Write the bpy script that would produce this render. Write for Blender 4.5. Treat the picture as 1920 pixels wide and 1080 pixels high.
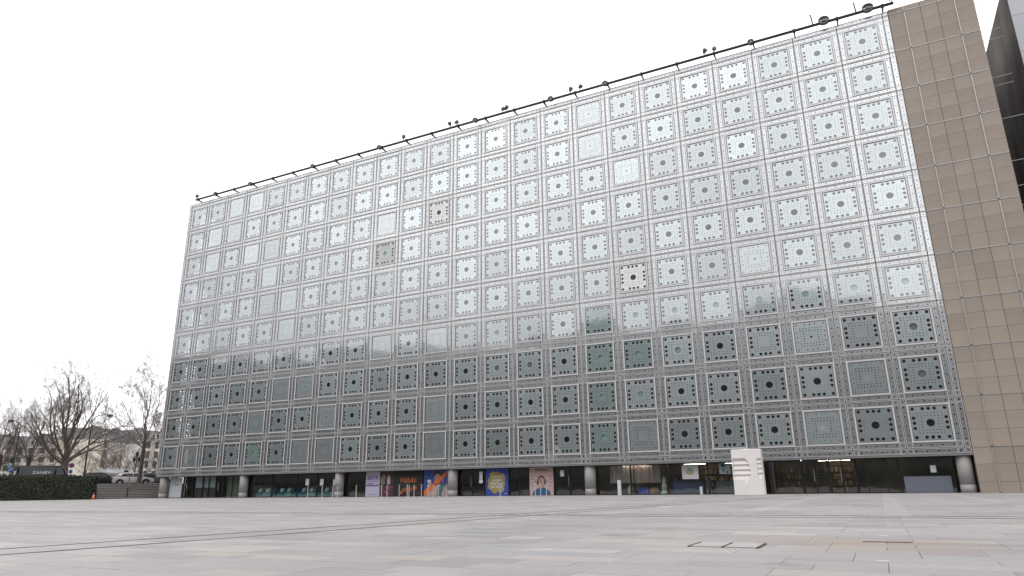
import bpy, bmesh, math, random
from mathutils import Vector, Matrix
for o in list(bpy.data.objects): bpy.data.objects.remove(o)
SC = bpy.context.scene
COL = SC.collection
R = math.radians
# ------------------------------------------------------------------ camera
CAM = Vector((65.782, -49.440, 0.592))
YAW, PIT, ROL, FPX = -0.4728465, 0.2831901, -0.0125134, 1288.732
fw = Vector((math.sin(YAW)*math.cos(PIT), math.cos(YAW)*math.cos(PIT), math.sin(PIT)))
rt = Vector((math.cos(YAW), -math.sin(YAW), 0)); up = rt.cross(fw)
r2 = rt*math.cos(ROL)+up*math.sin(ROL); u2 = -rt*math.sin(ROL)+up*math.cos(ROL)
cam = bpy.data.cameras.new('camera'); cam.sensor_width = 36; cam.lens = 36*FPX/1920
cam.clip_start = 0.05; cam.clip_end = 3000
co = bpy.data.objects.new('camera', cam); COL.objects.link(co)
M = Matrix((r2, u2, -fw)).transposed().to_4x4(); M.translation = CAM
co.matrix_world = M; SC.camera = co
# ------------------------------------------------------------------ sky, sun, exposure
SUN_EL, SUN_AZ = R(52), R(205)      # azimuth measured clockwise from +Y
w = bpy.data.worlds.new('World'); SC.world = w; w.use_nodes = True
nt = w.node_tree; nt.nodes.clear()
N = nt.nodes.new; L = nt.links.new
sky = N('ShaderNodeTexSky'); sky.sky_type = 'NISHITA'; sky.sun_disc = False
sky.sun_elevation = SUN_EL; sky.sun_rotation = SUN_AZ; sky.dust_density = 4; sky.air_density = 1.2
hs = N('ShaderNodeHueSaturation'); hs.inputs['Saturation'].default_value = 0.15
tc = N('ShaderNodeTexCoord'); nz = N('ShaderNodeTexNoise'); nz.inputs['Scale'].default_value = 1.6; nz.inputs['Detail'].default_value = 5
cr = N('ShaderNodeValToRGB'); cr.color_ramp.elements[0].position = .3; cr.color_ramp.elements[1].position = .6
cr.color_ramp.elements[0].color = (5.9, 5.75, 6.25, 1); cr.color_ramp.elements[1].color = (13.2, 13.1, 13.3, 1)
mx = N('ShaderNodeMixRGB'); mx.inputs[0].default_value = .88
bg = N('ShaderNodeBackground'); bg.inputs[1].default_value = 0.15; wo = N('ShaderNodeOutputWorld')
L(sky.outputs[0], hs.inputs['Color']); L(tc.outputs['Generated'], nz.inputs['Vector']); L(nz.outputs[0], cr.inputs[0])
L(hs.outputs[0], mx.inputs[1]); L(cr.outputs[0], mx.inputs[2]); L(mx.outputs[0], bg.inputs[0]); L(bg.outputs[0], wo.inputs[0])
sl = bpy.data.lights.new('sun', 'SUN'); sl.energy = 0.8; sl.angle = R(25); sl.color = (1, .97, .93)
so = bpy.data.objects.new('sun', sl); COL.objects.link(so)
sd = Vector((math.sin(SUN_AZ)*math.cos(SUN_EL), math.cos(SUN_AZ)*math.cos(SUN_EL), math.sin(SUN_EL)))
so.rotation_euler = (-sd).to_track_quat('-Z', 'Y').to_euler(); so.location = (40, -60, 80)
SC.render.engine = 'CYCLES'
SC.view_settings.view_transform = 'Standard'; SC.view_settings.look = 'None'
SC.view_settings.gamma = 1; SC.view_settings.exposure = 0.0; SC.view_settings.use_curve_mapping = False
SC.cycles.transparent_max_bounces = 16; SC.cycles.max_bounces = 8
SC.cycles.sample_clamp_indirect = 6
rng = random.Random(7)
# ------------------------------------------------------------------ materials
MATS = {}
def mat(name, col, rough=.6, metal=0, spec=.5, noise=0, nscale=4, emit=None, coat=0, bump=0, rand=0):
    if name in MATS: return MATS[name]
    if metal < .6: col = tuple(c*.78 for c in col)
    m = bpy.data.materials.new(name); m.use_nodes = True; t = m.node_tree; b = t.nodes['Principled BSDF']
    b.inputs['Base Color'].default_value = (*col, 1); b.inputs['Roughness'].default_value = rough
    b.inputs['Metallic'].default_value = metal; b.inputs['Specular IOR Level'].default_value = spec
    b.inputs['Coat Weight'].default_value = coat
    if noise or bump or rand:
        tcx = t.nodes.new('ShaderNodeTexCoord'); n = t.nodes.new('ShaderNodeTexNoise'); n.inputs['Scale'].default_value = nscale
        n.inputs['Detail'].default_value = 6; t.links.new(tcx.outputs['Object'], n.inputs['Vector'])
        if noise or rand:
            mr = t.nodes.new('ShaderNodeMapRange'); mr.inputs[3].default_value = 1-noise; mr.inputs[4].default_value = 1+noise
            t.links.new(n.outputs[0], mr.inputs[0])
            vm = t.nodes.new('ShaderNodeVectorMath'); vm.operation = 'SCALE'; vm.inputs[0].default_value = col
            src = mr.outputs[0]
            if rand:
                oi = t.nodes.new('ShaderNodeObjectInfo'); m2 = t.nodes.new('ShaderNodeMapRange')
                m2.inputs[3].default_value = 1-rand; m2.inputs[4].default_value = 1+rand
                t.links.new(oi.outputs['Random'], m2.inputs[0]); mu = t.nodes.new('ShaderNodeMath'); mu.operation = 'MULTIPLY'
                t.links.new(src, mu.inputs[0]); t.links.new(m2.outputs[0], mu.inputs[1]); src = mu.outputs[0]
            t.links.new(src, vm.inputs['Scale']); t.links.new(vm.outputs[0], b.inputs['Base Color'])
        if bump:
            bp = t.nodes.new('ShaderNodeBump'); bp.inputs['Strength'].default_value = bump; bp.inputs['Distance'].default_value = .02
            t.links.new(n.outputs[0], bp.inputs['Height']); t.links.new(bp.outputs[0], b.inputs['Normal'])
    if emit:
        b.inputs['Emission Color'].default_value = (*emit[0], 1); b.inputs['Emission Strength'].default_value = emit[1]
    MATS[name] = m; return m
def glass(name, tint, f0, f90=.9, power=4.0, rough=.01):
    m = bpy.data.materials.new(name); m.use_nodes = True; t = m.node_tree; t.nodes.clear(); n = t.nodes.new
    lw = n('ShaderNodeLayerWeight'); lw.inputs[0].default_value = .5
    pw = n('ShaderNodeMath'); pw.operation = 'POWER'; pw.inputs[1].default_value = power
    mr = n('ShaderNodeMapRange'); mr.inputs[3].default_value = f0; mr.inputs[4].default_value = f90
    tr = n('ShaderNodeBsdfTransparent'); tr.inputs[0].default_value = (*tint, 1)
    gl = n('ShaderNodeBsdfGlossy'); gl.inputs['Roughness'].default_value = rough; gl.inputs['Color'].default_value = (.97, 1, 1, 1)
    mi = n('ShaderNodeMixShader'); o = n('ShaderNodeOutputMaterial'); k = t.links.new
    ge = n('ShaderNodeNewGeometry'); nz_ = n('ShaderNodeTexNoise'); nz_.inputs['Scale'].default_value = .9; nz_.inputs['Detail'].default_value = 2; bp = n('ShaderNodeBump')
    bp.inputs['Strength'].default_value = .16; bp.inputs['Distance'].default_value = .02; k(ge.outputs['Position'], nz_.inputs['Vector']); k(nz_.outputs[0], bp.inputs['Height']); k(bp.outputs[0], gl.inputs['Normal'])
    k(lw.outputs['Facing'], pw.inputs[0]); k(pw.outputs[0], mr.inputs[0]); k(mr.outputs[0], mi.inputs[0])
    k(tr.outputs[0], mi.inputs[1]); k(gl.outputs[0], mi.inputs[2]); k(mi.outputs[0], o.inputs[0])
    MATS[name] = m; return m
GL = glass('facade_glass', (.95, .97, .97), .19, rough=.055)
GLCLEAR = glass('clear_glass', (.95, .96, .95), .05)
GLSHOP = glass('shop_glass', (.86, .89, .875), .12)
ALU = mat('aluminium', (.70, .685, .685), .42, .3, noise=.06, nscale=2)
PLATE = mat('shutter_metal', (.52, .55, .56), .36, .93, noise=.07, nscale=1.5, rand=.16)
STRIP = mat('strip_metal', (.61, .615, .62), .31, .95, noise=.08, nscale=1.5, rand=.08)
TEALBACK = mat('teal_light_backing', (.36, .56, .52), .8)  # teal colour imitates bluish interior light behind the centre hole, not a blind
GREYBACK = mat('grey_backing', (.25, .26, .26), .8)  # plain grey board behind the centre hole
DARKIN = mat('dark_interior', (.035, .035, .037), .9)
STONE = mat('brown_stone', (.365, .308, .258), .75, noise=.18, nscale=.8, rand=.07)
STEEL = mat('steel_rail', (.50, .51, .51), .4, .5)
CONC = mat('pillar_concrete', (.38, .36, .355), .55, noise=.08, nscale=3)
BLACK = mat('black_metal', (.018, .018, .02), .45, .2)
DKFRAME = mat('dark_frame', (.02, .021, .023), .4, .3)
WHITE = mat('white_paint', (.72, .72, .74), .5)
# ------------------------------------------------------------------ helpers
def tag(o, label=None, cat=None, group=None, kind=None):
    for k, v in (('label', label), ('category', cat), ('group', group), ('kind', kind)):
        if v: o[k] = v
    return o
class MB:
    def __init__(s): s.v = []; s.f = []; s.sm = False
    def quad(s, a, b, c, d): i = len(s.v); s.v += [a, b, c, d]; s.f.append((i, i+1, i+2, i+3))
    def poly(s, pts): i = len(s.v); s.v += [tuple(p) for p in pts]; s.f.append(tuple(range(i, i+len(pts))))
    def box(s, x0, x1, y0, y1, z0, z1):
        i = len(s.v); s.v += [(x, y, z) for z in (z0, z1) for y in (y0, y1) for x in (x0, x1)]
        s.f += [tuple(i+k for k in q) for q in ((0,2,3,1),(4,5,7,6),(0,1,5,4),(2,6,7,3),(0,4,6,2),(1,3,7,5))]
    def tube(s, pts, rad, n=6, cap=True):
        pts = [Vector(p) for p in pts]; rad = rad if isinstance(rad, (list, tuple)) else [rad]*len(pts)
        i0 = len(s.v)
        for k, p in enumerate(pts):
            d = (pts[min(k+1, len(pts)-1)]-pts[max(k-1, 0)]).normalized()
            a = d.orthogonal().normalized() if abs(d.z) < .99 else Vector((1, 0, 0))
            if abs(d.z) < .99: a = d.cross(Vector((0, 0, 1))).normalized()
            b = d.cross(a)
            for j in range(n):
                t = 2*math.pi*j/n; s.v.append(tuple(p+(a*math.cos(t)+b*math.sin(t))*rad[k]))
        for k in range(len(pts)-1):
            for j in range(n):
                a = i0+k*n+j; b = i0+k*n+(j+1) % n; s.f.append((a, b, b+n, a+n))
        if cap:
            s.f.append(tuple(range(i0+n-1, i0-1, -1))); e = i0+(len(pts)-1)*n; s.f.append(tuple(range(e, e+n)))
    def prism(s, pts, y0, y1, axis='y'):
        # outline pts (a,b) extruded along axis
        f = {'y': lambda a, b, t: (a, t, b), 'x': lambda a, b, t: (t, a, b), 'z': lambda a, b, t: (a, b, t)}[axis]
        i = len(s.v); n = len(pts); s.v += [f(a, b, y0) for a, b in pts]+[f(a, b, y1) for a, b in pts]
        s.f.append(tuple(range(i+n-1, i-1, -1))); s.f.append(tuple(range(i+n, i+2*n)))
        for k in range(n): q = (k+1) % n; s.f.append((i+k, i+q, i+n+q, i+n+k))
    def mesh(s, name, m, smooth=False, fix=True):
        me = bpy.data.meshes.new(name); me.from_pydata([tuple(v) for v in s.v], [], s.f)
        if fix:
            b = bmesh.new(); b.from_mesh(me); bmesh.ops.recalc_face_normals(b, faces=b.faces); b.to_mesh(me); b.free()
        if m: me.materials.append(m)
        if smooth:
            for p in me.polygons: p.use_smooth = True
        return me
    def build(s, name, m, parent=None, smooth=False, loc=None, fix=True):
        return link(name, s.mesh(name, m, smooth, fix), parent, loc)
def link(name, me, parent=None, loc=None, rz=0):
    o = bpy.data.objects.new(name, me); COL.objects.link(o); o.parent = parent
    if loc is not None: o.location = loc
    if rz: o.rotation_euler.z = rz
    return o
def empty(name, loc=(0, 0, 0), rz=0, parent=None): return link(name, None, parent, loc, rz)
def boxes(name, m, parent, *bs, loc=None):
    mb = MB()
    for b in bs: mb.box(*b)
    return mb.build(name, m, parent, loc=loc)
def ring_cell(mb, x0, x1, z0, z1, cx, cz, rx, rz, n, y, depth, closed=0):
    """rectangle in the XZ plane at y with an elliptical hole running back by depth"""
    ang = sorted(set([round(2*math.pi*k/n, 5) for k in range(n)]+[round(math.atan2(zc-cz, xc-cx) % (2*math.pi), 5) for xc in (x0, x1) for zc in (z0, z1)]))
    ins, outs = [], []
    for t in ang:
        c, s_ = math.cos(t), math.sin(t)
        k = min(((x1-cx)/c if c > 1e-9 else (x0-cx)/c if c < -1e-9 else 1e9), ((z1-cz)/s_ if s_ > 1e-9 else (z0-cz)/s_ if s_ < -1e-9 else 1e9))
        ins.append((cx+rx*c, cz+rz*s_)); outs.append((cx+k*c, cz+k*s_))
    for i in range(len(ang)):
        j = (i+1) % len(ang); a, b, c, d = outs[i], outs[j], ins[j], ins[i]
        mb.quad((a[0], y, a[1]), (b[0], y, b[1]), (c[0], y, c[1]), (d[0], y, d[1]))
        mb.quad((d[0], y, d[1]), (c[0], y, c[1]), (c[0], y+depth, c[1]), (d[0], y+depth, d[1]))
        if closed:   # shutter leaves: alternately tilted wedges closing the hole
            e = .008 if i % 2 else .013
            mb.poly([(d[0], y+e, d[1]), (c[0], y+.02-e, c[1]), (cx, y+.012, cz)])
def solid_cell(mb, x0, x1, z0, z1, y): mb.quad((x0, y, z0), (x1, y, z0), (x1, y, z1), (x0, y, z1))
# ------------------------------------------------------------------ the screen panels
MOD, HALF, PL = 3.0, 1.5, 1.05
YP = 0.022
def plate_mesh(kind):
    mb = MB(); big = {0: .1, 1: .034, 2: .1, 3: .1, 4: .045}[kind]; small = {0: .034, 1: .040, 2: .038, 3: .012, 4: .040}[kind]
    cen = {0: .225, 1: .19, 2: .19, 3: .23, 4: .075}[kind]; cclosed = kind in (1, 2)
    d = .014
    for sz in (-1, 1):
        xs = [-1.05, -.6, -.16, .16, .6, 1.05]; cs = [-.86, -.32, 0, .32, .86]
        z0, z1 = sorted((sz*.74, sz*1.05))
        for k in range(5): ring_cell(mb, xs[k], xs[k+1], z0, z1, cs[k], sz*.86, big, big, 12, YP, d)
        zs = [-.74, -.15, .15, .74]; cz = [-.31, 0, .31]
        x0, x1 = sorted((sz*.74, sz*1.05))
        for k in range(3): ring_cell(mb, x0, x1, zs[k], zs[k+1], sz*.86, cz[k], big, big, 12, YP, d)
        for (a, b, c) in ((.34, .52, .43), (.52, .74, .60)):
            z0, z1 = sorted((sz*a, sz*b))
            for k in range(8): x = -.74+.185*k; ring_cell(mb, x, x+.185, z0, z1, x+.0925, sz*c, small, small, 6, YP, d)
        for k in range(4):
            z = -.34+.17*k
            x0, x1 = sorted((sz*.34, sz*.54)); ring_cell(mb, x0, x1, z, z+.17, sz*.44, z+.085, small, small, 6, YP, d)
            x0, x1 = sorted((sz*.54, sz*.74)); ring_cell(mb, x0, x1, z, z+.17, sz*.64, z+.085, .062, .012, 6, YP, d)
    ring_cell(mb, -.34, .34, -.34, .34, 0, 0, cen, cen, 20, YP, d, closed=cclosed)
    # raised square collar round the centre
    for a in ((-.34, .34, .325, .34), (-.34, .34, -.34, -.325)): mb.box(a[0], a[1], YP-.006, YP-.001, a[2], a[3])
    for a in ((-.34, -.325), (.325, .34)): mb.box(a[0], a[1], YP-.006, YP-.001, -.324, .324)
    return mb.mesh('shutter_plate', PLATE, fix=False)
def strip_cells(mb, x0, x1, z0, z1, nx, nz):
    for i in range(nx):
        for j in range(nz):
            a, b = x0+(x1-x0)*i/nx, x0+(x1-x0)*(i+1)/nx; c, d = z0+(z1-z0)*j/nz, z0+(z1-z0)*(j+1)/nz
            r = min(b-a, d-c)*(.2 if (i+j) % 2 else .13)
            ring_cell(mb, a+.004, b-.004, c+.004, d-.004, (a+b)/2, (c+d)/2, r, r, 8, YP, .014)
O_, I_, T_ = 1.478, 1.442, .04     # outer bar edge, strip outer edge, thin bar
def strip_mesh():
    mb = MB(); a, b = 1.18, 1.44
    for s in (-1, 1):
        z0, z1 = sorted((s*a, s*b)); strip_cells(mb, -1.13, 1.13, z0, z1, 8, 1); strip_cells(mb, z0, z1, -1.13, 1.13, 1, 8)
        for s2 in (-1, 1):
            x0, x1 = sorted((s2*a, s2*b)); strip_cells(mb, x0, x1, z0, z1, 1, 1)
    return mb.mesh('border_strip', STRIP, fix=False)
def frame_mesh():
    mb = MB(); F, B = -.022, .10
    def bar(x0, x1, z0, z1, f=F): mb.box(x0, x1, f, B, z0, z1)
    for s in (-1, 1):
        lo, hi = sorted((s*I_, s*O_)); bar(-O_, O_, lo, hi); bar(lo, hi, -I_, I_, F+.003)
        lo, hi = sorted((s*PL, s*1.165)); bar(-1.165, 1.165, lo, hi, F-.009); bar(lo, hi, -PL, PL, F-.006)
        for s2 in (-1, 1):
            l2, h2 = sorted((s2*1.168, s2*1.441)); lo, hi = sorted((s*1.132, s*(1.132+T_)))
            bar(l2, h2, lo, hi, F+.006); bar(lo, hi, l2, h2, F+.006)
    return mb.mesh('screen_panel', ALU)
def shadow_strip_mesh():  # proud dark strips paint in the shadow gaps beside frame, plate and strips
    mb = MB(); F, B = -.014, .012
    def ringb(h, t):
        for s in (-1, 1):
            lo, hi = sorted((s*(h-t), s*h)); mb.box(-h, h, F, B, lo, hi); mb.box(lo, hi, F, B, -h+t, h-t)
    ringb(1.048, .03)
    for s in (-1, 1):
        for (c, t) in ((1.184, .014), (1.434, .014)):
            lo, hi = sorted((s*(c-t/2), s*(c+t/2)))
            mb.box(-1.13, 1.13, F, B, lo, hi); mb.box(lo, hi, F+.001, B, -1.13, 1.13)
    return mb.mesh('shadow_strip', mat('shadow_strip', (.06, .058, .06), .7))
shadowM = shadow_strip_mesh()
def slab(x0, x1, z0, z1, m, y0=-.006, y1=.006, name='glass_pane'):
    mb = MB(); mb.box(x0, x1, y0, y1, z0, z1); return mb.mesh(name, m)
plates = [plate_mesh(k) for k in range(5)]
def recol(me, m): q = me.copy(); q.materials.clear(); q.materials.append(m); return q
PALE = recol(plates[0], mat('plate_pale', (1.0, .975, .975), .5)); GREYP = recol(plates[0], mat('plate_grey', (.66, .69, .67), .5))
TEALLIT = recol(plates[0], mat('plate_teal_lit', (.40, .48, .47), .4, .5))  # teal base colour imitates plates lit by bluish light from inside
stripM, frameM = strip_mesh(), frame_mesh()
def pane_ring(m):
    # one sheet of glass, single faced towards the plaza
    mb = MB(); mb.quad((-1.45, 0, -1.45), (1.45, 0, -1.45), (1.45, 0, 1.45), (-1.45, 0, 1.45)); return mb.mesh('glass_pane', m, fix=False)
paneM, paneClear = pane_ring(GL), pane_ring(GLCLEAR)
backingT = slab(-.33, .33, -.33, .33, TEALBACK, .12, .14, 'hole_backing'); backingG = slab(-.33, .33, -.33, .33, GREYBACK, .12, .14, 'hole_backing')
bld = empty('museum_building', (34.5, 0, 0))
tag(bld, 'long silvery museum building with a gridded facade of patterned glass screens', 'building')
ox = -34.5
ZB = 2.61
VAR = {9: '010000110001000001000130', 8: '000000000001000000000310', 7: '000001000000000000002420', 6: '000000000101000000000000'}
SPEC = {(0, 3): 1, (0, 2): 4, (1, 1): 1, (1, 2): 4, (2, 1): 1, (2, 3): 1, (2, 4): 1, (2, 9): 1, (4, 5): 1, (5, 5): 1, (3, 4): 4, (4, 4): 4, (7, 6): 4, (8, 7): 4, (8, 4): 1, (7, 5): 1}
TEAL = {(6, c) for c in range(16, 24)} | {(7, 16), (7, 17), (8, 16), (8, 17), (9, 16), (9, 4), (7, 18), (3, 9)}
GREY = {(7, 23), (8, 23), (7, 9), (6, 13), (7, 13), (7, 14)}
for r in range(10):
    for c in range(24):
        k = int(VAR[r][c]) if r in VAR else 0
        k = SPEC.get((r, c), k)
        if r < 6 and (r, c) not in SPEC and rng.random() < .03: k = rng.choice((1, 4))
        z = ZB+HALF+MOD*(9-r)
        p = link('screen_panel', frameM, bld, (3*c+ox, 0, z))
        s = link('shutter_plate', PALE if (r, c) in ((2, 11), (5, 17)) else GREYP if (r, c) == (3, 9) else TEALLIT if (r, c) in ((9, 4), (9, 16), (8, 16), (7, 16), (7, 17), (6, 16)) else plates[k], p)
        s.rotation_euler = (rng.gauss(0, .004), 0, rng.gauss(0, .004))
        link('border_strip', stripM, p); link('shadow_strip', shadowM, p)
        g = link('glass_pane', paneClear if (r, c) in ((2, 11), (5, 17), (3, 9)) else paneM, p)
        g.rotation_euler = (rng.gauss(0, .0065), 0, rng.gauss(0, .006))
        if (r, c) in TEAL: link('hole_backing', backingT, p)
        elif (r, c) in GREY: link('hole_backing', backingG, p)
# border band round the whole screen wall
BW = .36
def band(w_, h_):
    f, s, g = MB(), MB(), MB(); a, b = w_/2-.018, h_/2-.018; t = .03
    for q in (-1, 1):
        lo, hi = sorted((q*(b-t), q*b)); f.box(-a, a, -.022, .1, lo, hi)
        lo, hi = sorted((q*(a-t), q*a)); f.box(lo, hi, -.019, .1, -b+t, b-t)
    if w_ > 1 or h_ > 1:
        for q in (-1, 1):
            if w_ > h_: f.box(q*1.153-.016, q*1.153+.016, -.017, .1, -b+t, b-t)
            else: f.box(-a+t, a-t, -.017, .1, q*1.153-.016, q*1.153+.016)
    strip_cells(s, -a+t, a-t, -b+t, b-t, 10 if w_ > 1 else 1, 10 if h_ > 1 else 1)
    g.quad((-a, 0, -b), (a, 0, -b), (a, 0, b), (-a, 0, b))
    return f.mesh('border_panel', ALU), s.mesh('border_strip', STRIP, fix=False), g.mesh('glass_pane', GL, fix=False)
def put_band(ms, x, z):
    p = link('border_panel', ms[0], bld, (x+ox, 0, z)); link('border_strip', ms[1], p); g = link('glass_pane', ms[2], p)
    g.rotation_euler = (rng.gauss(0, .002), 0, rng.gauss(0, .002))
bh, bv, bc = band(3, BW), band(BW, 3), band(BW, BW)
ZT = ZB+30
for c in range(24):
    put_band(bh, 3*c, ZB-BW/2); put_band(bh, 3*c, ZT+BW/2)
for r in range(10):
    put_band(bv, -1.5-BW/2, ZB+1.5+3*r); put_band(bv, 70.5+BW/2, ZB+1.5+3*r)
for x in (-1.5-BW/2, 70.5+BW/2):
    for z in (ZB-BW/2, ZT+BW/2): put_band(bc, x, z)
X0, X1, ZLO, ZHI = -1.86, 70.86, ZB-BW, ZT+BW
# body of the building behind the screens
for r in range(11):
    z = ZB+3*r; boxes('floor_slab', DARKIN, bld, (X0+.15+ox, X1-.02+ox, .22, 6.0, z-.14, z+.14))
boxes('back_wall', DARKIN, bld, (X0+.1+ox, X1+ox, 6.01, 6.3, 0, ZHI-.1))
boxes('roof', mat('roof_grey', (.3, .3, .3), .8), bld, (X0+ox, X1+ox, .12, 26, ZHI-.09, ZHI+.04))
wl = boxes('end_wall', ALU, bld, (X0+ox, X0+.1+ox, .12, 1.55, ZLO, ZHI-.1), (X0+ox, X0+.1+ox, 3.6, 26, 0, ZHI-.1))
for r in range(10): boxes('end_window', GLCLEAR, wl, (X0+.03+ox, X0+.05+ox, 1.56, 3.59, ZB+3*r+.2, ZB+3*r+2.8))
for r in range(11): boxes('spandrel', ALU, wl, (X0+.01+ox, X0+.09+ox, 1.551, 3.599, ZB+3*r-.19, ZB+3*r+.19))
boxes('rear_wall', STONE, bld, (X0+ox, 75.9+ox, 26.02, 26.4, 0, ZHI))
# soffit and ground floor shell
boxes('soffit', mat('soffit_grey', (.22, .22, .22), .6), bld, (X0+ox, X1+ox, -.03, 1.2, ZLO-.11, ZLO-.012))
boxes('ceiling', mat('shop_ceiling', (.28, .27, .25), .9), bld, (X0+.1+ox, X1+ox, 1.21, 6.0, ZLO+.02, ZLO+.12))
boxes('shop_back_wall', mat('shop_back', (.26, .24, .19), .9, noise=.3, nscale=.8), bld, (X0+.2+ox, X1-.1+ox, 5.8, 5.98, .014, ZLO))
boxes('shop_floor', mat('shop_floor', (.2, .19, .18), .4), bld, (X0+ox, X1+ox, .6, 6.0, -.2, .012))
pm = MB(); pm.tube([(0, 0, 0), (0, 0, .46)], .41, 28); pm.tube([(0, 0, .485), (0, 0, ZLO-.11)], .41, 28); pm.tube([(0, 0, .46), (0, 0, .485)], .395, 28, cap=False)
pme = pm.mesh('pillar', CONC)
for p in pme.polygons: p.use_smooth = len(p.vertices) == 4
for x in (-1.09, 10.62, 22.57, 34.55, 46.59, 58.5, 70.36): link('pillar', pme, bld, (x+ox, .5, 0))
# brown stone end bay with tiles and steel rails
sw = boxes('stone_wall', mat('joint_dark', (.13, .115, .10), .9), bld, (X1+.01+ox, 75.92+ox, .06, 26, -.1, ZHI+.05))
tw = [(70.88, 71.83), (71.88, 72.84), (72.85, 73.84), (73.85, 74.82), (74.87, 75.92)]
tcache = {}
for k in range(-3, 31):
    z0 = ZB+k; z1 = z0+1
    if k == -3: z0 = .0
    if k == 30: z1 = ZHI+.06
    if k > 30: continue
    for (a, b) in tw:
        key = (round(b-a, 3), round(z1-z0, 3))
        if key not in tcache:
            mb = MB(); h = (z1-z0)/2-.006; q = (b-a)/2-.006; mb.box(-q, q, -.02, .055, -h, h); tcache[key] = mb.mesh('stone_tile', STONE)
        link('stone_tile', tcache[key], sw, ((a+b)/2+ox, rng.uniform(-.003, .003), (z0+z1)/2))
for x in (71.855, 74.845): boxes('steel_rail', STEEL, sw, (x-.028+ox, x+.028+ox, -.07, -.024, .05, ZHI+.1))
for k in range(11):
    z = ZB+3*k
    boxes('steel_rail', STEEL, sw, (70.9+ox, 75.9+ox, -.05, -.026, z-.022, z+.022))
    for x in (71.855, 74.845): boxes('rail_clamp', BLACK, sw, (x-.04+ox, x+.04+ox, -.085, -.071, z-.04, z+.04))
for z in (31.9, 29.6, 28.9, 26.1, 25.5, 23.1, 20.1, 18.4, 17.1):
    mb = MB(); mb.tube([(75.93+ox, .35, z), (75.93+(1.15 if z > 24 else 2.0)+ox, .35, z+.05)], .02, 6); mb.build('steel_rod', STEEL, bld)
# roof rail with its pulleys and spotlights
rail = MB(); ZR = 33.30
rail.tube([(-.6+ox, -.3, ZR), (71.3+ox, -.3, ZR)], .11, 8); rail.tube([(-.6+ox, -.42, ZR-.09), (71.3+ox, -.42, ZR-.09)], .03, 5)
rr = rail.build('roof_rail', BLACK, bld)
bm_ = MB(); bm_.box(-.05, .05, -.1, .5, -.22, -.08); bm_.box(-.09, .09, -.13, .1, -.13, .1); bme = bm_.mesh('rail_bracket', BLACK)
for k in range(25): link('rail_bracket', bme, rr, (-.2+2.95*k+ox, -.3, ZR))
def pulley(r_):
    mb = MB()
    for k in range(20):
        t0, t1 = 2*math.pi*k/20, 2*math.pi*(k+1)/20
        for (ra, rb) in ((r_, r_*.8),):
            P = lambda r, t, y: (r*math.cos(t), y, r*.8*math.sin(t))
            mb.quad(P(ra, t0, -.16), P(ra, t1, -.16), P(rb, t1, -.16), P(rb, t0, -.16)); mb.quad(P(ra, t0, -.16), P(ra, t1, -.16), P(ra, t1, .16), P(ra, t0, .16))
            mb.quad(P(rb, t0, -.16), P(rb, t1, -.16), P(rb, t1, .16), P(rb, t0, .16)); mb.quad(P(ra, t0, .16), P(ra, t1, .16), P(rb, t1, .16), P(rb, t0, .16))
    for k in range(5):
        t = math.pi*k/5; a = Vector((math.cos(t)*r_*.82, 0, math.sin(t)*r_*.66)); mb.tube([a, -a], .03, 5)
    mb.box(-.12, .12, -.12, .12, -.1, .1)
    return mb.mesh('pulley', mat('pulley_grey', (.17, .17, .16), .5, .4))
pl_s, pl_b = pulley(.25), pulley(.38)
for x in (2.74, 8.24, 17.33, 26.03, 37.09, 44.72, 49.76, 61.59): link('pulley', pl_s, rr, (x+ox, -.34, ZR+.05))
for x in (66.77, 69.67):
    link('pulley', pl_b, rr, (x+ox, -.36, ZR+.12))
    mb = MB(); mb.tube([(0, 0, 0), (-.05, 0, .75), (-.08, 0, .95)], .05, 6); mb.tube([(-.08, 0, .95), (-.4, -.1, .8)], .02, 5); mb.build('rail_post', BLACK, rr, loc=(x-.75+ox, -.3, ZR))
sp = MB(); sp.tube([(0, 0, 0), (0, 0, .3)], .03, 6); sp.tube([(-.1, .12, .26), (-.02, 0, .36), (.05, -.12, .46), (.07, -.16, .49)], [.05, .16, .19, .17], 12)
spm = sp.mesh('spotlight', mat('lamp_grey', (.16, .155, .15), .5, .3))
for x, a in ((28.95, .3), (34.3, -.5), (34.95, 1.9), (40.33, .4), (39.9, 2.2), (46.6, .4), (47.5, .9), (58.1, .3), (58.8, 2.4), (-.5, 1.2), (71.2, .6)):
    link('spotlight', spm, rr, (x+ox, -.32, ZR+.04), rz=a)
# ------------------------------------------------------------------ shopfront glazing
YG = .9
ZG = ZLO-.115
def window(x0, x1, bars=(), pane=GLSHOP, name='shopfront_window', rail_z=None, t=.05):
    mb = MB(); mb.box(x0+.003, x0+t, YG-.05, YG+.05, .014, ZG); mb.box(x1-t, x1-.003, YG-.05, YG+.05, .014, ZG)
    mb.box(x0+t, x1-t, YG-.048, YG+.048, .014, .07); mb.box(x0+t, x1-t, YG-.048, YG+.048, ZG-.07, ZG)
    for b in bars: mb.box(b-t/2, b+t/2, YG-.046, YG+.046, .07, ZG-.07)
    if rail_z:
        mb.box(x0+t, x1-t, YG-.06, YG-.052, rail_z-.03, rail_z+.03)
    for v in range(len(mb.v)): mb.v[v] = (mb.v[v][0]+ox, *mb.v[v][1:])
    f = mb.build(name, DKFRAME, bld)
    g = MB(); g.quad((x0+t+ox, YG, .07), (x1-t+ox, YG, .07), (x1-t+ox, YG, ZG-.07), (x0+t+ox, YG, ZG-.07)); g.build('pane', pane, f, fix=False)
    return f
def door(x0, x1):
    f = window(x0, x1, name='door', rail_z=1.05, bars=((x0+x1)/2,), t=.08)
    mb = MB(); mb.tube([((x0+x1)/2-.1+ox, YG-.1, .75), ((x0+x1)/2-.1+ox, YG-.1, 1.5)], .018, 6); mb.build('handle', STEEL, f)
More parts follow.
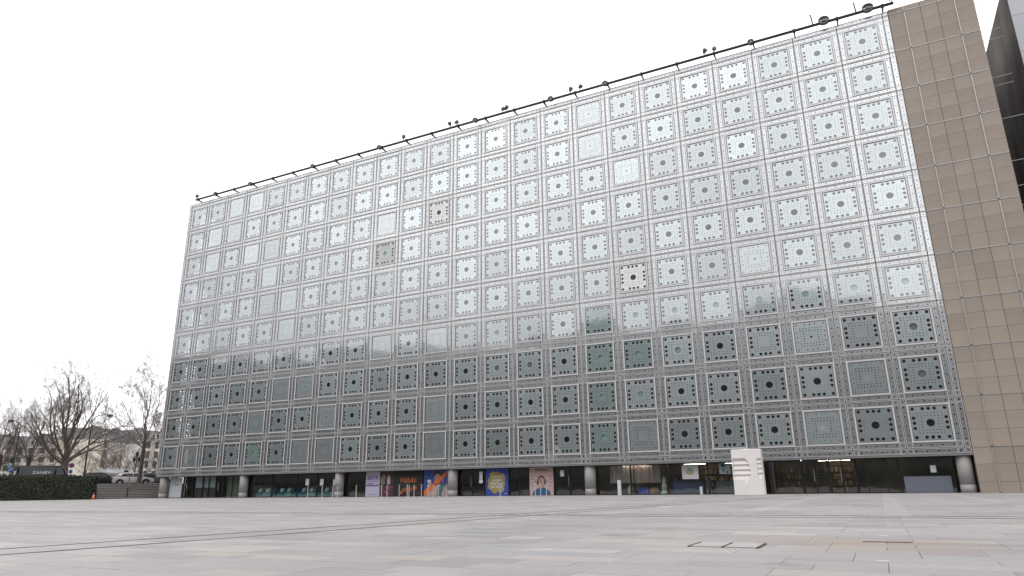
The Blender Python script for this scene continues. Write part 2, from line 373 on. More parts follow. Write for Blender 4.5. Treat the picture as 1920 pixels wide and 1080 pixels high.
window(-.62, 1.42); door(1.45, 2.9); window(2.93, 6.25, (4.3, 5.2)); door(6.28, 7.3); window(7.33, 10.1, (8.6,))
window(11.1, 14.0); window(14.0, 17.2); window(17.2, 19.6); window(19.6, 22.1); window(23.05, 25.3, (), GLSHOP)
window(25.3, 28.35); window(28.35, 31.4); window(31.4, 34.0); door(35.0, 37.4); window(37.42, 39.6); window(39.62, 41.35, (40.5,), rail_z=1.6); window(41.37, 43.5)
door(43.52, 46.1); window(47.1, 49.6); window(49.6, 52.3); window(52.3, 55.2); window(55.2, 57.7); window(59.2, 61.3); door(61.32, 62.9); door(62.92, 64.5); window(64.52, 66.9, (65.1, 66.2)); window(66.92, 69.85)
# fittings seen on and through the glass
wb = MATS.setdefault('board_white', mat('board_white', (.50, .55, .57), .6))
bw = empty('hoarding', (.35, YG-.1, 0)); tag(bw, 'three stacked pale boards closing the leftmost shop window', 'hoarding')
for k in range(3):
    boxes('board', wb, bw, (-.86, .98, -.015, .015, .06+k*.66, .06+k*.66+.65))
mk = MB()
for dx in (0, .28):
    mk.box(dx, dx+.07, -.021, -.018, 1.30, 1.46); mk.box(dx+.08, dx+.14, -.021, -.018, 1.24, 1.34)
mk.build('printed_mark', BLACK, bw)
for k, x in enumerate((3.05, 4.36, 5.26)):
    wd = (1.15, .8, .9)[k]
    o = boxes('hanging_panel', mat('pale_panel', (.38, .47, .50), .5), None, (-wd/2, wd/2, -.012, .012, 0, 1.1), loc=(x+wd/2+.04, YG+.15, 1.0))
    tag(o, ('pale blue panel in the shop window, nearest the white boards', 'pale blue panel in the shop window, middle of three', 'pale blue panel in the shop window, nearest the dark door')[k], 'panel', 'pale panels hung in the left shop window')
lw_ = boxes('low_screen', mat('dark_print', (.05, .045, .045), .6, noise=.9, nscale=3), None, (-1.55, 1.55, -.02, .02, .03, .93), loc=(4.6, YG+.12, 0)); tag(lw_, 'dark mottled low screen under the pale blue panels', 'screen')
def curtain(x0, x1, z0, z1, y, m, label):
    mb = MB(); n = 60
    for k in range(n):
        a, b = k/n, (k+1)/n; f = lambda t: y+.05*math.sin(t*(x1-x0)*17)+.02*math.sin(t*41)
        mb.quad((x0+(x1-x0)*a, f(a), z0), (x0+(x1-x0)*b, f(b), z0), (x0+(x1-x0)*b, f(b), z1), (x0+(x1-x0)*a, f(a), z1))
    o = mb.build('curtain', m, None, smooth=True); tag(o, label, 'curtain'); return o
curtain(7.4, 10.0, .05, 2.1, 1.3, mat('greenish_curtain', (.22, .26, .22), .9), 'grey green curtain behind the glass left of the second pillar')
curtain(47.9, 49.7, .85, 2.1, 1.25, mat('beige_curtain', (.42, .38, .34), .9), 'beige curtain half drawn behind the shop glass right of the fifth pillar')
curtain(49.75, 51.7, .85, 2.1, 1.25, mat('rose_curtain', (.40, .32, .30), .9), 'rosy beige curtain beside the plain beige one in the shop')
# turquoise tub chairs
tq = [mat('turquoise_cloth', (.03, .22, .24), .8), mat('deep_teal_cloth', (.02, .14, .19), .8), mat('pale_teal_cloth', (.18, .36, .34), .8)]
def tub():
    mb = MB(); pts = []
    for k in range(13): t = math.pi*(k/12); pts.append((math.cos(t), math.sin(t)))
    for k in range(12):
        (a, b), (c, d) = pts[k], pts[k+1]
        for (r0, z0, r1, z1) in ((.46, .12, .5, .86), (.5, .86, .42, .86), (.42, .86, .36, .42)):
            mb.quad((a*r0, b*r0, z0), (c*r0, d*r0, z0), (c*r1, d*r1, z1), (a*r1, b*r1, z1))
    mb.box(-.45, .45, -.42, .2, .14, .44)
    return mb
tubm = [tub().mesh('tub_chair', m) for m in tq]
cu = MB()
for k in range(8):
    for j in range(5):
        P = lambda u, v: (.24*math.cos(u)*math.cos(v), -.28+.09*math.sin(v)*1.0+.09*math.sin(u)*math.cos(v), .66+.2*math.sin(v))
        u0, u1, v0, v1 = k*math.pi/4, (k+1)*math.pi/4, -math.pi/2+j*math.pi/5, -math.pi/2+(j+1)*math.pi/5
        cu.quad(P(u0, v0), P(u1, v0), P(u1, v1), P(u0, v1))
cum = cu.mesh('cushion', mat('cushion_white', (.55, .58, .55), .8), smooth=True)
for k in range(11):
    t = link('tub_chair', tubm[(k*2) % 3], None, (11.9+k*.93, 1.75, .012), rz=rng.uniform(-.2, .2))
    tag(t, '%s tub chair behind dark glass, %s of the row counted from the second pillar' % (('turquoise', 'deep teal', 'pale teal')[(k*2) % 3 if True else 0], ('first', 'second', 'third', 'fourth', 'fifth', 'sixth', 'seventh', 'eighth', 'ninth', 'tenth', 'eleventh')[k]), 'chair', 'tub chairs behind the glass')
    if k % 3 != 2: link('cushion', cum, t)
    boxes('plinth', mat('plinth_grey', (.22, .24, .25), .6), t, (-.4, .4, -.38, .3, 0, .12))
def paper(x, z, w_=.42, h_=.6, lab='', y=YG-.07):
    o = boxes('paper_notice', mat('paper', (.78, .79, .82), .6), None, (-w_/2, w_/2, -.004, .004, 0, h_), loc=(x, y, z)); tag(o, lab, 'notice')
paper(18.45, 1.05, lab='white paper notice on the dark glass, leftmost of the left trio')
paper(20.2, 1.0, lab='white paper notice on the dark glass, middle of the left trio')
paper(21.75, .95, lab='white paper notice on the glass beside the third pillar')
paper(37.05, 1.35, .3, .55, 'pale notice on the door beside the blue poster, upper one', YG-.12); paper(37.05, 1.0, .34, .3, 'pale notice on the door beside the blue poster, lower one', YG-.12)
paper(44.2, 1.4, .3, .45, 'pale notice on the dark door right of the pink poster', YG-.12); paper(68.75, 1.2, .3, .42, 'pale notice on the glass above the grey blue panel')
boxes('apron_panel', mat('greyblue_panel', (.17, .19, .24), .6), bld, (-1.25, 1.25, -.02, .02, .02, .98), loc=(68.35+ox, YG-.09, 0))
# strip lamps, shelves, counters
EM = mat('lamp_tube', (.9, .9, .85), .5, emit=((1, .9, .75), 15))
for k, (a, b, y) in enumerate(((47.2, 47.9, 1.6), (48.9, 50.0, 1.15), (50.1, 51.0, 1.15), (60.0, 61.6, 1.3), (65.9, 66.7, 1.3), (53.0, 54.6, 3.2), (62.2, 64.2, 3.0), (56.0, 57.5, 3.0))):
    o = empty('strip_lamp', ((a+b)/2, y, ZLO-.12)); h = (b-a)/2
    boxes('housing', WHITE, o, (-h, h, -.05, .05, .03, .09)); boxes('tube', EM, o, (-h+.02, h-.02, -.035, .035, -.02, .028))
    tag(o, ('short lit strip lamp beside the fifth pillar', 'lit strip lamp over the beige curtain', 'lit strip lamp over the rosy curtain', 'long lit strip lamp right of the white sculpture', 'lit strip lamp near the last shop window', 'lit strip lamp deep in the shop above the blue counter', 'lit strip lamp deep in the shop behind the double doors', 'lit strip lamp deep in the shop left of the sculpture')[k], 'lamp')
sm2 = MB(); sm2.tube([(0, 0, -.05), (0, 0, 0)], [.07, .09], 10); spotM = sm2.mesh('ceiling_spot', mat('spot_glow', (.9, .88, .8), .5, emit=((1, .88, .65), 12)))
for x, y in ((47.6, 2.2), (48.0, 2.6), (53.1, 1.6), (54.2, 2.4), (56.9, 1.8), (59.7, 1.7), (60.6, 2.6), (62.2, 1.9), (63.9, 2.2), (65.0, 1.6), (66.3, 2.6), (40.2, 1.5), (40.9, 1.7)): link('ceiling_spot', spotM, bld, (x+ox, y, ZLO-.05))
bookc = [mat('book_%d' % k, c, .7) for k, c in enumerate([(.35, .22, .06), (.30, .08, .05), (.06, .12, .2), (.4, .36, .28), (.12, .16, .1), (.45, .3, .1), (.1, .08, .07)])]
wood = mat('shelf_wood', (.16, .10, .05), .6)
bookm = []
for m in bookc:
    mb = MB(); mb.box(-.045, .045, -.1, .1, 0, .32); bookm.append(mb.mesh('book', m))
for k, x in enumerate((52.9, 55.0, 57.0, 60.3, 63.4)):
    o = empty('bookshelf', (x, 4.2, .012)); tag(o, ('brown bookshelf behind the blue counter', 'brown bookshelf behind the green counter', 'brown bookshelf left of the white sculpture', 'brown bookshelf right of the white sculpture', 'brown bookshelf behind the double doors', 'brown bookshelf right of the double doors')[k], 'bookshelf', 'shop bookshelves')
    mb = MB(); mb.box(-.95, -.9, -.16, .16, 0, 2.1); mb.box(.9, .95, -.16, .16, 0, 2.1); mb.box(-.9, .9, .12, .16, 0, 2.1)
    for j in range(5): mb.box(-.9, .9, -.16, .12, .05+j*.44, .08+j*.44)
    mb.build('shelf_frame', wood, o)
    for j in range(4):
        for i in range(14):
            if rng.random() < .62:
                b = link('book', rng.choice(bookm), o, (-.83+i*.125, -.02, .085+j*.44)); b.scale = (1, 1, rng.uniform(.75, 1.05))
def counter(x, y, w_, h_, m, lab):
    o = empty('counter', (x, y, .012)); tag(o, lab, 'counter')
    boxes('front_panel', m, o, (-w_/2, w_/2, -.03, .03, 0, h_)); boxes('counter_top', mat('top_dark', (.06, .06, .06), .4), o, (-w_/2-.03, w_/2+.03, -.06, .6, h_+.002, h_+.04))
counter(53.6, 1.3, 2.1, .9, mat('blue_counter', (.03, .06, .14), .5), 'dark blue shop counter under the white hanging poster')
counter(56.4, 1.3, 1.6, .85, mat('green_counter', (.07, .10, .09), .5), 'grey green shop counter left of the white sculpture')
for k, (x, c) in enumerate(((56.0, (.4, .16, .15)), (56.7, (.42, .2, .18)))):
    o = boxes('box', mat('pink_box_%d' % k, c, .6), None, (-.16, .16, -.1, .1, 0, .2), loc=(x, 1.5, .91)); tag(o, ('reddish box on the green counter, left one', 'reddish box on the green counter, right one')[k], 'box')
def lathe(name, m, prof, loc, lab, cat, n=16):
    mb = MB()
    for (r0, z0), (r1, z1) in zip(prof, prof[1:]):
        for k in range(n):
            a, b = 2*math.pi*k/n, 2*math.pi*(k+1)/n
            mb.quad((r0*math.cos(a), r0*math.sin(a), z0), (r0*math.cos(b), r0*math.sin(b), z0), (r1*math.cos(b), r1*math.sin(b), z1), (r1*math.cos(a), r1*math.sin(a), z1))
    o = mb.build(name, m, None, smooth=True, loc=loc); tag(o, lab, cat); return o
lathe('jar', mat('pale_jar', (.45, .56, .54), .3), [(0, 0), (.2, 0), (.22, .3), (.2, .55), (.07, .68), (.07, .8), (0, .8)], (49.3, 1.6, .012), 'pale green bottle shaped jar under the beige curtain', 'jar')
lathe('water_dispenser', mat('dispenser_blue', (.03, .16, .34), .35), [(0, 0), (.15, 0), (.15, .62), (.17, .65), (.17, .78), (.14, .82), (.16, 1.0), (.12, 1.12), (0, 1.13)], (55.1, 1.35, .012), 'blue water dispenser between the two shop counters', 'dispenser')
lathe('statue', mat('pale_statue', (.5, .56, .53), .5), [(0, 0), (.3, 0), (.28, .12), (.16, .3), (.2, .55), (.13, .8), (.17, .95), (.09, 1.08), (.11, 1.2), (0, 1.28)], (51.9, 1.4, .012), 'pale figurine standing at the glass right of the curtains', 'figurine')
o = boxes('crate', mat('blue_crate', (.02, .06, .35), .5), None, (-.38, .38, -.2, .2, 0, .5), loc=(50.35, 1.5, .012)); tag(o, 'bright blue crate under the rosy curtain', 'crate')
lathe('basket', mat('wicker', (.30, .13, .05), .8), [(0, .02), (.22, 0), (.3, .2), (.27, .42), (.2, .5), (0, .44)], (51.1, 1.45, .012), 'brown wicker basket beside the bright blue crate', 'basket')
# ------------------------------------------------------------------ posters
def txt(s, size, m, parent, x, z, y, name='lettering', sx=1, align='CENTER', bold=0):
    cu_ = bpy.data.curves.new(name, 'FONT'); cu_.body = s; cu_.size = size; cu_.align_x = align; cu_.offset = bold
    t = bpy.data.objects.new('tmp', cu_); COL.objects.link(t)
    me = bpy.data.meshes.new_from_object(t.evaluated_get(bpy.context.evaluated_depsgraph_get()))
    bpy.data.objects.remove(t); me.materials.clear(); me.materials.append(m)
    o = link(name, me, parent, (x, y, z)); o.rotation_euler = (math.pi/2, 0, 0); o.scale = (sx, 1, 1); return o
def ink(name, c): return mat('ink_'+name, c, .55)
YPO = YG-.12
def poster(x0, x1, z0, z1, m, lab, y=YPO):
    o = empty('poster', ((x0+x1)/2, y, z0)); tag(o, lab, 'poster'); w_ = (x1-x0)/2
    boxes('sheet', m, o, (-w_, w_, 0, .02, 0, z1-z0)); o['w'] = w_; return o
def shape(par, pts, m, lay, name='printed_shape'):
    mb = MB(); y = -.003*lay; mb.poly([(a, y, b) for a, b in pts]); return mb.build(name, m, par, fix=False)
def ell(cx, cz, rx, rz, n=22, a0=0, a1=2*math.pi): return [(cx+rx*math.cos(a0+(a1-a0)*k/n), cz+rz*math.sin(a0+(a1-a0)*k/n)) for k in range(n if a1-a0 > 6.2 else n+1)]
H = 2.1
p = poster(25.33, 26.85, .02, H, ink('lavender', (.52, .50, .66)), 'lavender white exhibition poster with purple BAYA lettering')
pur = ink('purple', (.13, .07, .28))
txt('BAYA', .5, pur, p, 0, 1.42, -.004, sx=.98, bold=.012); txt('FEMMES', .17, pur, p, -.28, 1.02, -.004, bold=.004); txt('EN LEUR JARDIN', .17, pur, p, 0, .84, -.004, bold=.004)
shape(p, [(-.6, 1.25), (.6, 1.25), (.6, 1.27), (-.6, 1.27)], pur, 1); shape(p, [(-.55, .16), (.5, .16), (.5, .19), (-.55, .19)], pur, 1)
p = poster(26.88, 28.36, .02, H, ink('dark_plum', (.05, .035, .04)), 'dark floral artwork poster with pale leaves and pink blooms')
g1, g2, pk, cream, wine = ink('leaf', (.16, .17, .11)), ink('leaf_pale', (.33, .34, .27)), ink('pink', (.45, .06, .2)), ink('cream', (.55, .5, .4)), ink('wine', (.16, .02, .04))
for k in range(9):
    a = R(100+k*17); c, s_ = math.cos(a), math.sin(a); shape(p, [(-.1+.1*c, 1.3+.1*s_), (-.1+.55*c-.07*s_, 1.3+.5*s_+.07*c), (-.1+.62*c, 1.3+.62*s_), (-.1+.55*c+.07*s_, 1.3+.5*s_-.07*c)], (g1, g2)[k % 2], 1+k % 2)
shape(p, ell(.2, 1.35, .17, .42), cream, 3); shape(p, ell(-.02, 1.85, .28, .17), wine, 3); shape(p, [(.1, 1.5), (.3, 1.6), (.3, 1.56), (.1, 1.45)], wine, 4)
for k in range(16): shape(p, ell(rng.uniform(-.6, .55), rng.uniform(.08, .85), rng.uniform(.06, .17), rng.uniform(.05, .13), 10), (pk, wine, ink('rose', (.3, .05, .13)))[k % 3], 1+k % 3)
p = poster(28.39, 31.36, .02, H, ink('black', (.012, .011, .011)), 'black poster with orange Habibi lettering in Latin and Arabic script')
org = ink('orange', (.72, .17, .03))
txt('Habibi', .66, org, p, .02, 1.13, -.004, sx=.98)
txt('\ufef2\ufe92\ufef4\ufe92\ufea3', .8, org, p, .0, .52, -.004, bold=.008)
txt('IMA', .12, org, p, 1.05, .2, -.004)
p = poster(31.5, 33.98, .02, H, ink('royal_blue', (.03, .075, .30)), 'royal blue painted portrait poster crossed by an orange diagonal stripe')
skin = ink('skin', (.42, .25, .2)); tealp = ink('teal', (.03, .19, .18)); wht = ink('white', (.7, .7, .74)); hair = ink('hair', (.03, .03, .05)); flesh = ink('flesh', (.5, .36, .32))
shape(p, [(-1.2, .02), (1.2, .02), (1.2, .5), (.7, .95), (.2, 1.0), (-.4, .6), (-1.2, .4)], flesh, 1)
shape(p, [(.1, .02), (.5, .02), (.75, .7), (.9, 1.05), (.5, 1.0), (.15, .5)], tealp, 2); shape(p, ell(.12, 1.72, .42, .3), hair, 2); shape(p, ell(.12, 1.4, .32, .42), skin, 3)
shape(p, [(-.05, 1.5), (.05, 1.52), (.05, 1.49)], hair, 4); shape(p, [(.18, 1.5), (.3, 1.52), (.3, 1.48)], hair, 4); shape(p, ell(.1, 1.18, .09, .03), ink('lip', (.4, .08, .06)), 4)
shape(p, ell(-.7, 1.2, .2, .14), wht, 2); shape(p, ell(-.62, .92, .16, .22), wht, 2); shape(p, ell(.62, 1.25, .12, .2), pk, 2); shape(p, ell(.9, .4, .14, .35), ink('skin2', (.45, .3, .25)), 3)
shape(p, [(-1.22, .1), (-.95, .05), (1.22, 1.85), (1.22, 2.07), (1.1, 2.07), (-1.22, .42)], org, 5)
p = poster(37.5, 39.55, .02, H, ink('poster_blue', (.03, .07, .36)), 'blue poster with a mustard flower cluster and white handwriting')
mus = ink('mustard', (.36, .27, .09))
for k, (a, b, r_) in enumerate([(-.35, 1.55, .33), (.05, 1.6, .25), (.42, 1.4, .32), (.5, .95, .27), (.35, .55, .32), (-.2, .45, .3), (-.5, .75, .32), (-.5, 1.15, .32), (0, 1.0, .5)]): shape(p, ell(a, b, r_, r_), mus if k % 2 else ink('ochre', (.40, .31, .13)), 1+k)
for s_, z in (('LE PRINTEMPS', 1.42), ('Langue', 1.12), ('dans tous', .86), ('ses états', .6)): txt(s_, .12 if z > 1.3 else .3, wht, p, 0, z, -.036, bold=.004)
txt('IMA', .14, wht, p, .8, .1, -.036)
p = poster(41.42, 43.46, .02, H, ink('pale_pink', (.56, .40, .37)), 'pale pink poster of a figure with headphones and blue top')
nav = ink('top_blue', (.02, .11, .27)); brn = ink('title_brown', (.12, .06, .05))
txt('talkshow', .3, brn, p, 0, 1.82, -.004, bold=.006)
shape(p, [(-.78, .02), (-.7, .3), (-.35, .5), (-.1, .62), (.12, .62), (.4, .5), (.7, .3), (.78, .02)], nav, 1); shape(p, [(-.17, .55), (.17, .55), (.2, .85), (-.2, .85)], skin, 2)
shape(p, ell(0, 1.08, .33, .4), hair, 2); shape(p, ell(0, 1.0, .26, .36), ink('face', (.5, .3, .25)), 3); shape(p, ell(-.32, .95, .08, .16), hair, 4); shape(p, ell(.32, .95, .08, .16), hair, 4); shape(p, ell(0, .95, .07, .12, 8), ink('nose', (.5, .2, .1)), 4)
for k in range(4):
    for s_ in (-1, 1): shape(p, [(s_*.8-.14, 1.42-k*.24), (s_*.8+.14, 1.42-k*.24), (s_*.8+.14, 1.45-k*.24), (s_*.8-.14, 1.45-k*.24)], brn, 1)
p = poster(53.4, 54.55, 1.05, 2.0, ink('card', (.72, .70, .74)), 'white hanging poster with a small green emblem in the shop window')
shape(p, ell(0, .5, .3, .22), ink('sand', (.5, .45, .3)), 1); shape(p, ell(0, .62, .18, .14), ink('mint', (.25, .42, .35)), 2)
p = poster(56.0, 56.75, 1.35, 2.05, ink('framegrey', (.35, .42, .42)), 'small green and blue picture hanging left of the sculpture')
for k in range(9): shape(p, ell(rng.uniform(-.26, .26), rng.uniform(.1, .6), .09, .08, 8), (tealp, g2, nav)[k % 3], 1+k % 3)
# ------------------------------------------------------------------ right wing
XW, YW, ZW = 78.88, 5.0, 35.85
wing = empty('concrete_wing', (XW, YW, 0)); tag(wing, 'tall dark streaked concrete wing rising right of the brown stone wall', 'building')
m = bpy.data.materials.new('dark_concrete'); m.use_nodes = True; t = m.node_tree; b = t.nodes['Principled BSDF']; b.inputs['Roughness'].default_value = .95; b.inputs['Specular IOR Level'].default_value = .1
tcx = t.nodes.new('ShaderNodeTexCoord'); mp = t.nodes.new('ShaderNodeMapping'); mp.inputs['Scale'].default_value = (1, .5, .16); mp.inputs['Rotation'].default_value = (-.6, 0, 0)
n = t.nodes.new('ShaderNodeTexNoise'); n.inputs['Scale'].default_value = .8; n.inputs['Detail'].default_value = 9; rp = t.nodes.new('ShaderNodeValToRGB')
rp.color_ramp.elements[0].position = .35; rp.color_ramp.elements[1].position = .7; rp.color_ramp.elements[0].color = (.085, .079, .074, 1); rp.color_ramp.elements[1].color = (.17, .158, .145, 1)
k = t.links.new; k(tcx.outputs['Object'], mp.inputs[0]); k(mp.outputs[0], n.inputs['Vector']); k(n.outputs[0], rp.inputs[0]); k(rp.outputs[0], b.inputs['Base Color'])
boxes('side_wall', m, wing, (0, .3, .02, 40, 0, ZW)); boxes('core_wall', m, wing, (.31, 16, .3, 40, 0, ZW-.3))
for k in range(12): boxes('front_panel', mat('pale_panels', (.46, .475, .50), .4, .3, rand=.05), wing, (.02, 16, -.06, .0, k*3.0+.01, min(k*3.0+2.985, ZW)))
# ------------------------------------------------------------------ plaza
PX0, PX1, PY0, PY1 = -30, 95, -90, 1.0
pz = boxes('plaza', mat('joint_grey', (.27, .26, .25), .9), None, (PX0, PX1, PY0, PY1, -.4, -.012)); tag(pz, kind='structure')
gm = MB(); gm.quad((-1500, -1500, -.45), (1500, -1500, -.45), (1500, 1500, -.45), (-1500, 1500, -.45)); g = gm.build('ground', mat('far_ground', (.22, .21, .2), .9), fix=False); tag(g, kind='structure')
def paving(name, src, gain=1.0):
    gain *= .78
    m = bpy.data.materials.new(name); m.use_nodes = True; t = m.node_tree; b = t.nodes['Principled BSDF']; k = t.links.new; nn = t.nodes.new
    rp = nn('ShaderNodeValToRGB'); el = rp.color_ramp.elements; el[0].position = 0; el[0].color = (0.379, 0.359, 0.359, 1); el[1].position = 1; el[1].color = (0.565, 0.537, 0.520, 1)
    for pos, c in ((.2, (0.435, 0.409, 0.407, 1)), (.5, (0.458, 0.429, 0.424, 1)), (.62, (0.418, 0.416, 0.420, 1)), (.8, (0.486, 0.455, 0.446, 1)), (.93, (0.503, 0.458, 0.424, 1))): e = el.new(pos); e.color = c
    if src == 'obj': oi = nn('ShaderNodeObjectInfo'); k(oi.outputs['Random'], rp.inputs[0])
    else: ge = nn('ShaderNodeNewGeometry'); k(ge.outputs['Random Per Island'], rp.inputs[0])
    ge2 = nn('ShaderNodeNewGeometry'); n1 = nn('ShaderNodeTexNoise'); n1.inputs['Scale'].default_value = .35; n1.inputs['Detail'].default_value = 6; k(ge2.outputs['Position'], n1.inputs['Vector'])
    mr = nn('ShaderNodeMapRange'); mr.inputs[1].default_value = .3; mr.inputs[2].default_value = .7; mr.inputs[3].default_value = .88*gain; mr.inputs[4].default_value = 1.12*gain; k(n1.outputs[0], mr.inputs[0])
    n2 = nn('ShaderNodeTexNoise'); n2.inputs['Scale'].default_value = 14; n2.inputs['Detail'].default_value = 8; k(ge2.outputs['Position'], n2.inputs['Vector'])
    mr2 = nn('ShaderNodeMapRange'); mr2.inputs[3].default_value = .9; mr2.inputs[4].default_value = 1.1; k(n2.outputs[0], mr2.inputs[0])
    mu = nn('ShaderNodeMath'); mu.operation = 'MULTIPLY'; k(mr.outputs[0], mu.inputs[0]); k(mr2.outputs[0], mu.inputs[1])
    vo = nn('ShaderNodeTexVoronoi'); vo.inputs['Scale'].default_value = .8; vo.inputs['Randomness'].default_value = 1; k(ge2.outputs['Position'], vo.inputs['Vector'])
    n3 = nn('ShaderNodeTexNoise'); n3.inputs['Scale'].default_value = 3; k(ge2.outputs['Position'], n3.inputs['Vector'])
    va = nn('ShaderNodeMath'); va.operation = 'MULTIPLY_ADD'; va.inputs[1].default_value = .25; k(n3.outputs[0], va.inputs[0]); k(vo.outputs['Distance'], va.inputs[2])
    mr4 = nn('ShaderNodeMapRange'); mr4.inputs[1].default_value = .17; mr4.inputs[2].default_value = .3; mr4.inputs[3].default_value = .82; mr4.inputs[4].default_value = 1; k(va.outputs[0], mr4.inputs[0])
    vg = nn('ShaderNodeTexVoronoi'); vg.inputs['Scale'].default_value = 2.6; k(ge2.outputs['Position'], vg.inputs['Vector'])
    mr5 = nn('ShaderNodeMapRange'); mr5.inputs[1].default_value = .05; mr5.inputs[2].default_value = .07; mr5.inputs[3].default_value = .72; mr5.inputs[4].default_value = 1; k(vg.outputs['Distance'], mr5.inputs[0])
    mm = nn('ShaderNodeMath'); mm.operation = 'MULTIPLY'; k(mr4.outputs[0], mm.inputs[0]); k(mr5.outputs[0], mm.inputs[1]); m0 = nn('ShaderNodeMath'); m0.operation = 'MULTIPLY'; k(mu.outputs[0], m0.inputs[0]); k(mm.outputs[0], m0.inputs[1]); mu = m0
    # rust stain with a shape of its own
    ds = nn('ShaderNodeVectorMath'); ds.operation = 'DISTANCE'; ds.inputs[1].default_value = (65.6, -41.2, 0); k(ge2.outputs['Position'], ds.inputs[0])
    ad = nn('ShaderNodeMath'); ad.operation = 'MULTIPLY_ADD'; ad.inputs[1].default_value = 1.6; k(n1.outputs[0], ad.inputs[0]); k(ds.outputs['Value'], ad.inputs[2])
    mr3 = nn('ShaderNodeMapRange'); mr3.inputs[1].default_value = .9; mr3.inputs[2].default_value = 2.3; mr3.inputs[3].default_value = .45; mr3.inputs[4].default_value = 0; k(ad.outputs[0], mr3.inputs[0])
    tn = nn('ShaderNodeVectorMath'); tn.operation = 'MULTIPLY'; tn.inputs[1].default_value = (.975, .985, .985); k(rp.outputs[0], tn.inputs[0]); sc = nn('ShaderNodeVectorMath'); sc.operation = 'SCALE'; k(tn.outputs[0], sc.inputs[0]); k(mu.outputs[0], sc.inputs['Scale'])
    mi = nn('ShaderNodeMixRGB'); mi.inputs[2].default_value = (.36, .27, .20, 1); k(mr3.outputs[0], mi.inputs[0]); k(sc.outputs[0], mi.inputs[1]); k(mi.outputs[0], b.inputs['Base Color'])
    b.inputs['Roughness'].default_value = .62; b.inputs['Specular IOR Level'].default_value = .35
    bp = nn('ShaderNodeBump'); bp.inputs['Strength'].default_value = .25; bp.inputs['Distance'].default_value = .01; k(n2.outputs[0], bp.inputs['Height']); k(bp.outputs[0], b.inputs['Normal'])
    return m
PVO, PVI = paving('paving_slab_stone', 'obj'), paving('paving_stone_far', 'island'); PVB = paving('paving_stone_band', 'island', 1.10)
cells = []; bands = []
y = PY0+20
row = 0
while y < PY1-.1:
    d = .375; x = -9.0+rng.choice((0, .25, .5)); row += 1
    if y < -33.9:
        while x < 84:
            l = rng.choice((.75, .75, .75, .5, 1.0)); cells.append((x, y, l, d)); x += l
    else:
        x = -9.25
        while x < 84:   # pale bands run towards the building every three metres
            bands.append((x, y, .5, d)); x += .5
            for l in rng.choice(((.75, .75, 1.0), (1.0, .75, .75), (.75, 1.0, .75), (.5, 1.0, 1.0))): cells.append((x, y, l, d)); x += l
    y += d
def key(cell):
    v = Vector((cell[0]+cell[2]/2, cell[1]+cell[3]/2, 0))-CAM; dep = v.dot(fw)
    if dep < 1: return 1e9
    px, py = 960+FPX*v.dot(r2)/dep, 540-FPX*v.dot(u2)/dep
    return dep if -40 < px < 1960 and py < 1100 else 1e9
cells.sort(key=key)
slabm = {}
for (x, y, l, d) in cells[:295]:
    if l not in slabm:
        mb = MB(); a, b = l/2-.0014, d/2-.0014
        P = [(-a, -b), (a, -b), (a, b), (-a, b)]; q = .0025
        top = [(-a+q, -b+q), (a-q, -b+q), (a-q, b-q), (-a+q, b-q)]
        mb.poly([(u, v, 0) for u, v in top])
        for i in range(4): j = (i+1) % 4; mb.quad((*P[i], -.005), (*P[j], -.005), (*top[j], 0), (*top[i], 0)); mb.quad((*P[i], -.03), (*P[j], -.03), (*P[j], -.005), (*P[i], -.005))
        slabm[l] = mb.mesh('paving_slab', PVO)
    o = link('paving_slab', slabm[l], pz, (x+l/2, y+d/2, rng.uniform(-.0015, .0015)))
def far_slabs(cl, m, name):
  mb = MB()
  for (x, y, l, d) in cl:
    a = .002; i = len(mb.v); z = rng.uniform(-.0012, .0012)
    mb.v += [(x+a, y+a, z), (x+l-a, y+a, z), (x+l-a, y+d-a, z), (x+a, y+d-a, z), (x+a, y+a, -.02), (x+l-a, y+a, -.02), (x+l-a, y+d-a, -.02), (x+a, y+d-a, -.02)]
    mb.f += [(i, i+1, i+2, i+3), (i+4, i+5, i+1, i), (i+5, i+6, i+2, i+1), (i+6, i+7, i+3, i+2), (i+7, i+4, i, i+3)]
  o = mb.build(name, m, pz, fix=False); o['kind'] = 'stuff'
far_slabs(cells[295:], PVI, 'paving_slabs'); far_slabs(bands, PVB, 'paving_bands')
# drain channels, covers and studs
DR = mat('drain_dark', (.17, .165, .165), .7)
def strip_line(x0, y0, x1, y1, w_, name='drain_channel'):
    a, b = Vector((x0, y0)), Vector((x1, y1)); nrm = (b-a).normalized(); nrm = Vector((-nrm.y, nrm.x))*w_/2
    mb = MB(); mb.prism([tuple(a-nrm), tuple(b-nrm), tuple(b+nrm), tuple(a+nrm)], -.004, .005, 'z'); return mb.build(name, DR, pz)
strip_line(56.55, -47.6, 61.8, -2.0, .05); strip_line(57.45, -47.8, 62.4, -2.0, .07)
strip_line(20, -35.35, 84, -34.75, .06); strip_line(20, -34.5, 84, -33.95, .05); strip_line(71.0, -.9, 84, -2.2, .08)
ic = empty('inspection_cover', (64.3, -41.76, .004)); tag(ic, 'paved double inspection cover with rusty slots in the plaza', 'cover')
boxes('cover_frame', mat('rusty', (.10, .065, .045), .8), ic, (-.345, -.32, -.28, .28, -.002, .006), (-.013, .013, -.28, .28, -.002, .006), (.32, .345, -.28, .28, -.002, .006))
for s in (-1, 1): boxes('cover_plate', mat('cover_stone', (.54, .51, .49), .6), ic, (min(s*.016, s*.317), max(s*.016, s*.317), -.25, .25, -.002, .004))
ck = MB(); pts = [(-.22, .0), (-.08, .02), (.0, .035), (.2, .03), (.24, .05), (.2, .07), (.02, .06), (-.1, .045), (-.22, .03)]; ck.prism(pts, -.002, .006, 'z')
